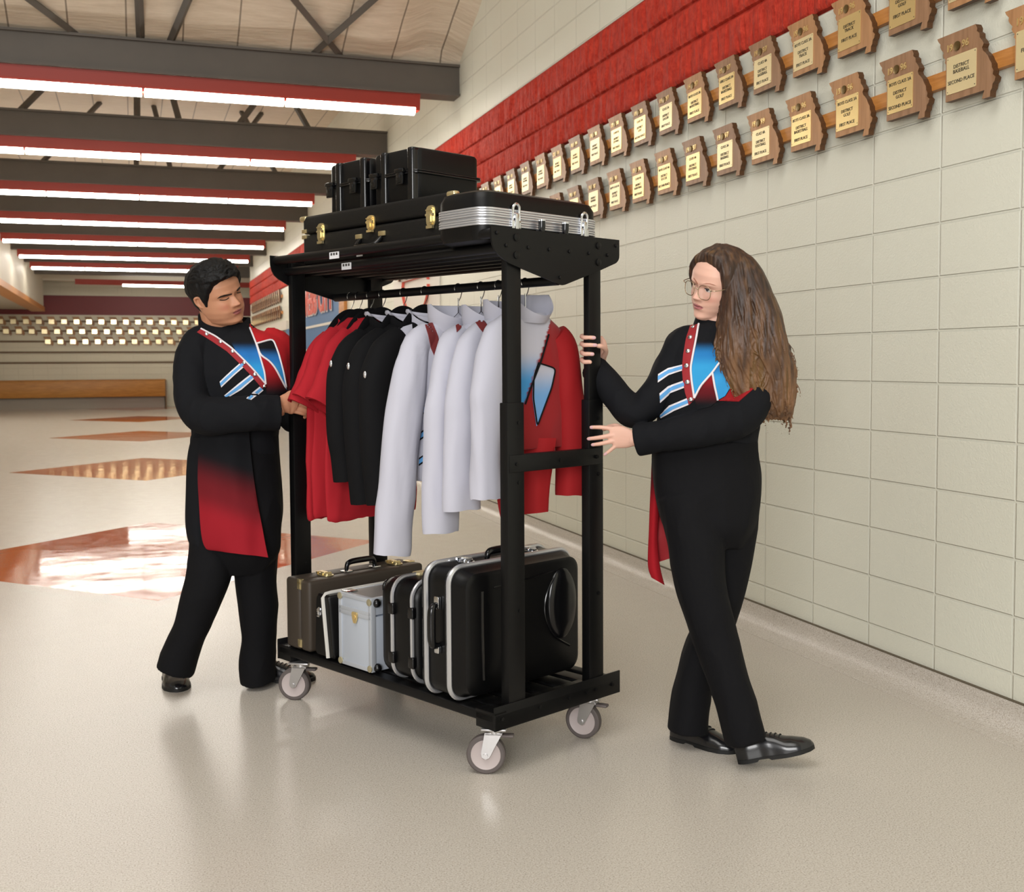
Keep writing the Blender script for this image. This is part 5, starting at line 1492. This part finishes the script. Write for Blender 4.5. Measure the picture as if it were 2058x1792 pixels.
jw = cloth('jacket', [
    lambda b: rows(b, [(1400, 1462, 652, 3.72, .14), (1384, 1482, 662, 3.72, .16), (1362, 1508, 676, 3.725, .19), (1346, 1528, 695, 3.73, .215), (1338, 1536, 725, 3.73, .235), (1332, 1536, 765, 3.73, .25), (1326, 1530, 815, 3.73, .24), (1320, 1522, 865, 3.73, .225), (1317, 1520, 895, 3.73, .225), (1316, 1522, 915, 3.73, .225)]),
    lambda b: limb(b, [(1398, 682, 3.73, 56, .13), (1370, 694, 3.735, 62, .14), (1347, 735, 3.73, 64, .135), (1324, 780, 3.715, 64, .13), (1292, 822, 3.71, 62, .125), (1270, 826, 3.725, 62, .12), (1246, 803, 3.76, 58, .11), (1216, 766, 3.81, 54, .10), (1190, 738, 3.845, 53, .09)]),
    lambda b: limb(b, [(1480, 690, 3.72, 60, .14), (1508, 706, 3.71, 66, .15), (1522, 755, 3.685, 66, .14), (1515, 805, 3.64, 70, .135), (1490, 836, 3.615, 74, .13), (1450, 851, 3.60, 76, .125), (1370, 869, 3.61, 67, .115), (1281, 884, 3.66, 63, .10)])],
    .0042, .007, 9, 11, M['uniform'], wom, (1, 1, .6))
bvw = bvh_of([jw])
bm = bmesh.new()
rings(bm, [ringpx(1384, 1490, 672, 3.72, .17), ringpx(1392, 1482, 656, 3.72, .15, 0, .008), ringpx(1398, 1474, 640, 3.72, .135, -.004, .02), ringpx(1400, 1472, 632, 3.72, .13, -.004, .025), ringpx(1404, 1468, 632, 3.72, .12, -.004, .025), ringpx(1402, 1470, 655, 3.72, .12)], cap=False)
attach('collar', (lambda m_: (bm.to_mesh(m_), bm.free(), m_)[2])(bpy.data.meshes.new('collar')), M['uniform'], jw)
zw = Z(1150, 480, 3.584)
decal('front_band', bvw, zw([(852, 618), (822, 720), (802, 830), (793, 930), (800, 1030), (815, 1110), (842, 1195), (872, 1165), (884, 1150), (868, 1090), (853, 1000), (851, 920), (864, 830), (882, 720), (910, 600)]), M['redcl'], jw, step=4, off=.003)
blw = zw([(905, 650), (985, 640), (1010, 760), (1060, 860), (1048, 900), (1000, 970), (930, 1040), (880, 1140), (866, 1040), (856, 930), (874, 830), (893, 730)])
decal('chest_panel', bvw, blw, M['dyeplain'], jw, col=lambda x, y: stops([(686, BLK), (712, rgb(40, 120, 184)), (740, rgb(52, 152, 208))], y), step=4)['label'] = 'blue chest wedge fading to black'
flw = zw([(1008, 962), (1060, 890), (1120, 838), (1190, 830), (1200, 930), (1150, 1050), (1100, 1130), (1046, 1160), (1025, 1060)])
decal('chest_flag', bvw, flw, M['dyeplain'], jw, off=.003, col=lambda x, y: stops([(715, BLK), (742, rgb(40, 120, 184)), (760, rgb(56, 150, 210))], y), step=4)
decal('chest_panel', bvw, zw([(882, 1150), (940, 1045), (1006, 972), (1022, 1060), (1044, 1165), (1000, 1210), (900, 1230)]), M['dyeplain'], jw, col=lambda x, y: stops([(760, rgb(140, 26, 34)), (785, rgb(96, 20, 28)), (815, BLK)], y), step=4, off=.002)['label'] = 'maroon lower chest fading to black'
decal('shoulder_panel', bvw, zw([(1050, 1165), (1105, 1132), (1160, 1045), (1205, 930), (1300, 860), (1400, 700), (1500, 860), (1420, 1000), (1330, 1060), (1200, 1172)]), M['dyeplain'], jw, col=lambda x, y: rgb(150, 28, 34), step=4, off=.0025)['label'] = 'red shoulder panel'
for L in ([(918, 600), (893, 725), (871, 830), (854, 930), (861, 1020), (879, 1146)], [(879, 1146), (925, 1055), (1003, 968), (1060, 890), (1120, 836), (1185, 826)], [(1008, 962), (1025, 1060), (1046, 1162)]):
    piping('front_piping', bvw, zw(L), .0036, M['whitepipe'], jw, off=.004)
stripe(zw([(620, 975), (690, 930), (795, 905), (798, 947), (695, 980), (617, 1035)]), bvw, jw)
stripe(zw([(628, 1112), (690, 1060), (804, 1020), (812, 1070), (705, 1112), (632, 1180)]), bvw, jw)
stripe(zw([(635, 1265), (700, 1200), (830, 1145), (838, 1195), (735, 1238), (640, 1292)]), bvw, jw)
buttons(zw([(875, 638), (852, 711), (836, 809), (826, 913), (832, 1031), (855, 1157)]), bvw, jw, .0082)
cloth('trousers', [
    lambda b: rows(b, [(1317, 1522, 885, 3.73, .225), (1314, 1524, 915, 3.725, .235), (1316, 1529, 960, 3.72, .25), (1322, 1526, 1010, 3.715, .255), (1334, 1518, 1055, 3.71, .24), (1356, 1500, 1095, 3.71, .16)]),
    lambda b: limb(b, [(1384, 1000, 3.70, 124, .21), (1397, 1080, 3.67, 112, .20), (1408, 1165, 3.645, 100, .185), (1428, 1250, 3.63, 90, .175), (1453, 1330, 3.615, 84, .165), (1478, 1410, 3.60, 80, .165), (1499, 1486, 3.59, 78, .17)]),
    lambda b: limb(b, [(1470, 1000, 3.735, 110, .21), (1471, 1080, 3.75, 94, .195), (1461, 1160, 3.765, 80, .18), (1440, 1240, 3.78, 76, .17), (1412, 1310, 3.79, 74, .165), (1393, 1380, 3.80, 74, .165), (1383, 1467, 3.80, 78, .18)])],
    .0045, .008, 7.5, 14, M['trouser'], wom, (1, 1, .5))
panel('coat_tail', M['dyeplain'], wom, [(1314, 880), (1309, 940), (1306, 1020), (1303, 1100), (1303, 1140), (1309, 1160)], [(1335, 880), (1328, 940), (1326, 1010), (1322, 1080), (1326, 1135), (1336, 1176)], 3.80, .015, nu=10, nv=40, seed=3,
      col=lambda x, y: stops([(0, BLK), (.3, rgb(90, 18, 26)), (.6, rgb(160, 24, 34))], (y - 900) / 200))['label'] = 'red-lined coat tail'
panel('coat_tail', M['redcl'], wom, [(1320, 980), (1322, 1050), (1322, 1115), (1322, 1132)], [(1350, 980), (1352, 1050), (1356, 1110), (1356, 1118)], 3.82, .01, nu=10, nv=24, seed=8, amp=.012)
# shoes: rear foot flat, leading foot rolling on to its heel
a_, b_ = floorpt(1352, 1482), floorpt(1450, 1506)
shoe('shoe', a_, a_ + (b_ - a_).normalized() * .25, wom, wid=.088, hgt=.08)
a_ = floorpt(1484, 1531); d_ = (Vector((CR.x, CR.y, 0)).normalized() * .93 - FH * .20).normalized()
shoe('shoe', a_, a_ + d_ * .25, wom, pitch=math.radians(15), wid=.09, hgt=.082)

# glasses
gl = empty('g', (0, 0, 0)); bpy.data.objects.remove(gl)
def frame_ring(cx):
    s = 1 if cx > 0 else -1
    return [(cx + .108 * math.copysign(abs(math.cos(t)) ** .75, math.cos(t)),   .445 - .03 * abs(cx + .1 * math.cos(t)) / .2, -.022 + .100 * math.copysign(abs(math.sin(t)) ** .8, math.sin(t)) - .012 * s * math.cos(t) * 0) for t in [2 * PI * k / 40 for k in range(40)]]
M['goldwire'] = mat('pale_gold_wire', rgb(196, 178, 150), .25, 1)
tg_ = NT('clear_lens')
tr_ = tg_.new('ShaderNodeBsdfTransparent', i_Color=(.97, .97, .97, 1)); gs_ = tg_.new('ShaderNodeBsdfGlossy', i_Roughness=.02); mx_ = tg_.new('ShaderNodeMixShader')
mx_.inputs[0].default_value = .035; tg_.ln(tr_.outputs[0], mx_.inputs[1]); tg_.ln(gs_.outputs[0], mx_.inputs[2]); tg_.ln(mx_.outputs[0], tg_.n['Material Output'].inputs['Surface'])
M['lens'] = tg_.m
bm = bmesh.new()
for cx in (-.148, .148): tube(bm, [HW.w(p) for p in frame_ring(cx)], .0013, 8, loop=True)
tube(bm, [HW.w(p) for p in smoothpath([(-.042, .445, .01), (0, .458, .025), (.042, .445, .01)], 5)], .0014, 8)
for s in (-1, 1):
    tube(bm, [HW.w(p) for p in smoothpath([(s * .254, .415, .035), (s * .33, .36, .04), (s * .365, .10, .05), (s * .36, -.06, .04), (s * .35, -.12, -.02)], 6)], .0014, 8)
gg = attach('glasses', (lambda m_: (bm.to_mesh(m_), bm.free(), m_)[2])(bpy.data.meshes.new('glasses')), M['goldwire'], wom)
for cx in (-.148, .148):
    bm = bmesh.new(); R1 = frame_ring(cx); c = Vector((cx, .445, -.022))
    rings(bm, [[HW.w(Vector(p) * .99 + c * .01 + Vector((0, y, 0))) for p in R1] for y in (-.002, .002)])
    attach('lens', (lambda m_: (bm.to_mesh(m_), bm.free(), m_)[2])(bpy.data.meshes.new('lens')), M['lens'], gg)

# hair: skull cap, falling mass and wavy strands grown into one surface
def hairline_w(th):
    a = abs((math.degrees(th) + 180) % 360 - 180)
    return interp([(0, .365), (20, .35), (36, .325), (48, .27), (54, .12), (58, -.10), (62, -.30), (70, -.40), (120, -.42), (180, -.44)], a)
bm = cap_hair(HW, hairline_w, lambda th, z: .030 + .055 * max(0, min(1, (z + .25) / .5)), seed=11, ramp=.32)
rs_ = random.Random(9)
for q in range(170):                                                   # hair combed from the parting over the near side
    y0 = .22 - .54 * rs_.random(); kk = math.sqrt(max(.05, 1 - (y0 / .50) ** 2)); P = []; off = rs_.uniform(.078, .108) * (1 - .5 * max(0, y0) / .22)
    if q % 3 == 0: sd = -1
    else: sd = 1
    sw = rs_.uniform(.02, .10)
    for k in range(13):
        f_ = math.radians(4 + k * (9.0 if sd > 0 else 6.0)); f2 = min(f_, math.radians(98))
        p = Vector((sd * (.345 * kk + off) * math.sin(f2), y0 - sw * k / 6, (.50 * kk + off * .9) * math.cos(f2) - max(0, f_ - f2) * .6))
        P.append(HW.w(p))
    rr = rs_.uniform(.0022, .0038); L = len(P)
    tube(bm, P, [rr * min(1, .3 + k * .25) * (1 if k < L - 3 else (L - k) / 4) for k in range(L)], 6)
HK = [(1456, 1488, 507, 3.69, .10), (1449, 1508, 524, 3.685, .165), (1443, 1527, 552, 3.68, .205), (1442, 1543, 590, 3.68, .225), (1442, 1557, 628, 3.68, .235), (1437, 1568, 668, 3.675, .23), (1434, 1579, 708, 3.67, .215), (1444, 1588, 745, 3.67, .19), (1462, 1592, 785, 3.665, .16), (1490, 1590, 820, 3.66, .12), (1520, 1585, 842, 3.66, .06)]
rows(bm, HK, 56, 5, 3.2)
HKs = lerpkeys(HK, 6)
hx = Vector((CR.x, CR.y, 0)).normalized()
rnd = random.Random(4)
def hair_at(u, j, out):
    l, r, y, d, dp = HKs[j]; hw = (r - l) / 2 * d / F
    c, s = math.cos(u), math.sin(u); e = 2 / 3.2
    return pt((l + r) / 2, y, d) + hx * ((hw + out) * math.copysign(abs(c) ** e, c)) + FH * ((dp / 2 + out) * math.copysign(abs(s) ** e, s))
for q in range(330):
    u = rnd.uniform(-PI * 1.02, PI * .25) if q < 250 else rnd.uniform(-PI, PI)
    j0 = rnd.randint(0, 12); j1 = len(HKs) - 1 - rnd.randint(0, 8); ph = 3.5 * math.sin(u * 2.3 + .6) + rnd.uniform(-.7, .7); am = rnd.uniform(.002, .006); wl = rnd.uniform(.26, .36); P = []
    du = rnd.uniform(-.012, .012)
    for j in range(j0, j1 + 1):
        t = (j - j0) / max(1, j1 - j0); wv = min(1, max(0, (j - 12) / 14))
        P.append(hair_at(u + du * j + .05 * wv * math.sin(j * wl + ph), j, .001 + am * wv * math.cos(j * wl * 1.1 + ph)))
    if j1 > len(HKs) - 7:
        tip = P[-1]; P += [tip + Vector((rnd.uniform(-.01, .01), rnd.uniform(-.01, .01), -.018 * k)) for k in range(1, rnd.randint(2, 4))]
    L = len(P); rr = rnd.uniform(.0026, .0052)
    tube(bm, P, [rr * min(1, .35 + k * .2) * (1 if k < L * .7 else max(.15, (L - k) / (L * .3))) for k in range(L)], 6)
# flyaway ends at the side
for q in range(40):
    j0 = rnd.randint(28, 44); P = []; u = rnd.choice((rnd.uniform(-.5, .3), rnd.uniform(-PI, -2.5))); ph = rnd.uniform(0, 6)
    for k in range(12):
        j = min(len(HKs) - 1, j0 + k); P.append(hair_at(u, j, .004 + .0012 * k + .006 * math.sin(k * .8 + ph)) + Vector((0, 0, -.004 * max(0, j0 + k - len(HKs) + 1))))
    tube(bm, P, [.0022 * (1 - k / 13) + .0006 for k in range(12)], 5)
me = remesh(bm, .0023, 1, .35)
D0, D1, D2, D3 = rgb(48, 33, 25), rgb(84, 58, 40), rgb(128, 92, 60), rgb(104, 74, 36)
def hair_col(p):
    x, y, d = proj(p)
    t = max(0, min(1, (y - 560) / 230)); a = noise.noise(Vector((p.x * 95, p.y * 95, p.z * 5))); b = noise.noise(Vector((p.x * 30 + 5, p.y * 30, p.z * 3)))
    c = lerpc(D0, D1, .35 + t * .55 + a * .7)
    return lerpc(c, D2 if b < .25 else D3, max(0, (t * .75 + b * .8 + a * .35)) * .8)
paint(me, hair_col)
th_ = NT('brown_hair'); at_ = th_.new('ShaderNodeAttribute', attribute_name='dye'); th_.ln(at_.outputs['Color'], th_.b.inputs['Base Color'])
th_.b.inputs['Roughness'].default_value = .42; th_.b.inputs['Specular IOR Level'].default_value = .45
v_ = th_.sep(th_.coord()); th_.bump(th_.noise(1.0, 3, .6, th_.comb(th_.math('MULTIPLY', v_[0], 420), th_.math('MULTIPLY', v_[1], 420), th_.math('MULTIPLY', v_[2], 22))), .5, .002)
attach('hair', me, th_.m, wom, 180)
# ------------------------------------------------------------------ light and exposure
def area(name, loc, size, power, target, col=(1, .97, .93), sy=None):
    d = bpy.data.lights.new(name, 'AREA'); d.energy = power; d.color = col; d.shape = 'RECTANGLE'
    d.size = size; d.size_y = sy or size
    o = bpy.data.objects.new(name, d); COL.objects.link(o); o.location = loc
    o.rotation_euler = (Vector(target) - Vector(loc)).to_track_quat('-Z', 'Y').to_euler()
    return o
area('atrium_fill', (-1.5, 1.0, 7.0), 4.5, 235, (.5, 4.5, 0), (1, .985, .965))  # added overhead fill for the near space, stands for no known fitting
area('camera_side_fill', (-2.6, -3.8, 2.7), 3.0, 400, (1.9, 4.4, 1.3), (1, .99, .98))  # added fill from behind and left of the camera, no window modelled there
area('lobby_fill', (-6, 24, 2.8), 5, 230, (-6, 24, 0), (1, .95, .86), 12)  # unseen fill added in the lobby to brighten the far end
w = bpy.data.worlds.new('world'); SC.world = w; w.use_nodes = True
w.node_tree.nodes['Background'].inputs[0].default_value = (1, .985, .965, 1)
w.node_tree.nodes['Background'].inputs[1].default_value = .45
SC.view_settings.view_transform = 'Standard'; SC.view_settings.look = 'None'
SC.view_settings.exposure = 0; SC.view_settings.gamma = 1
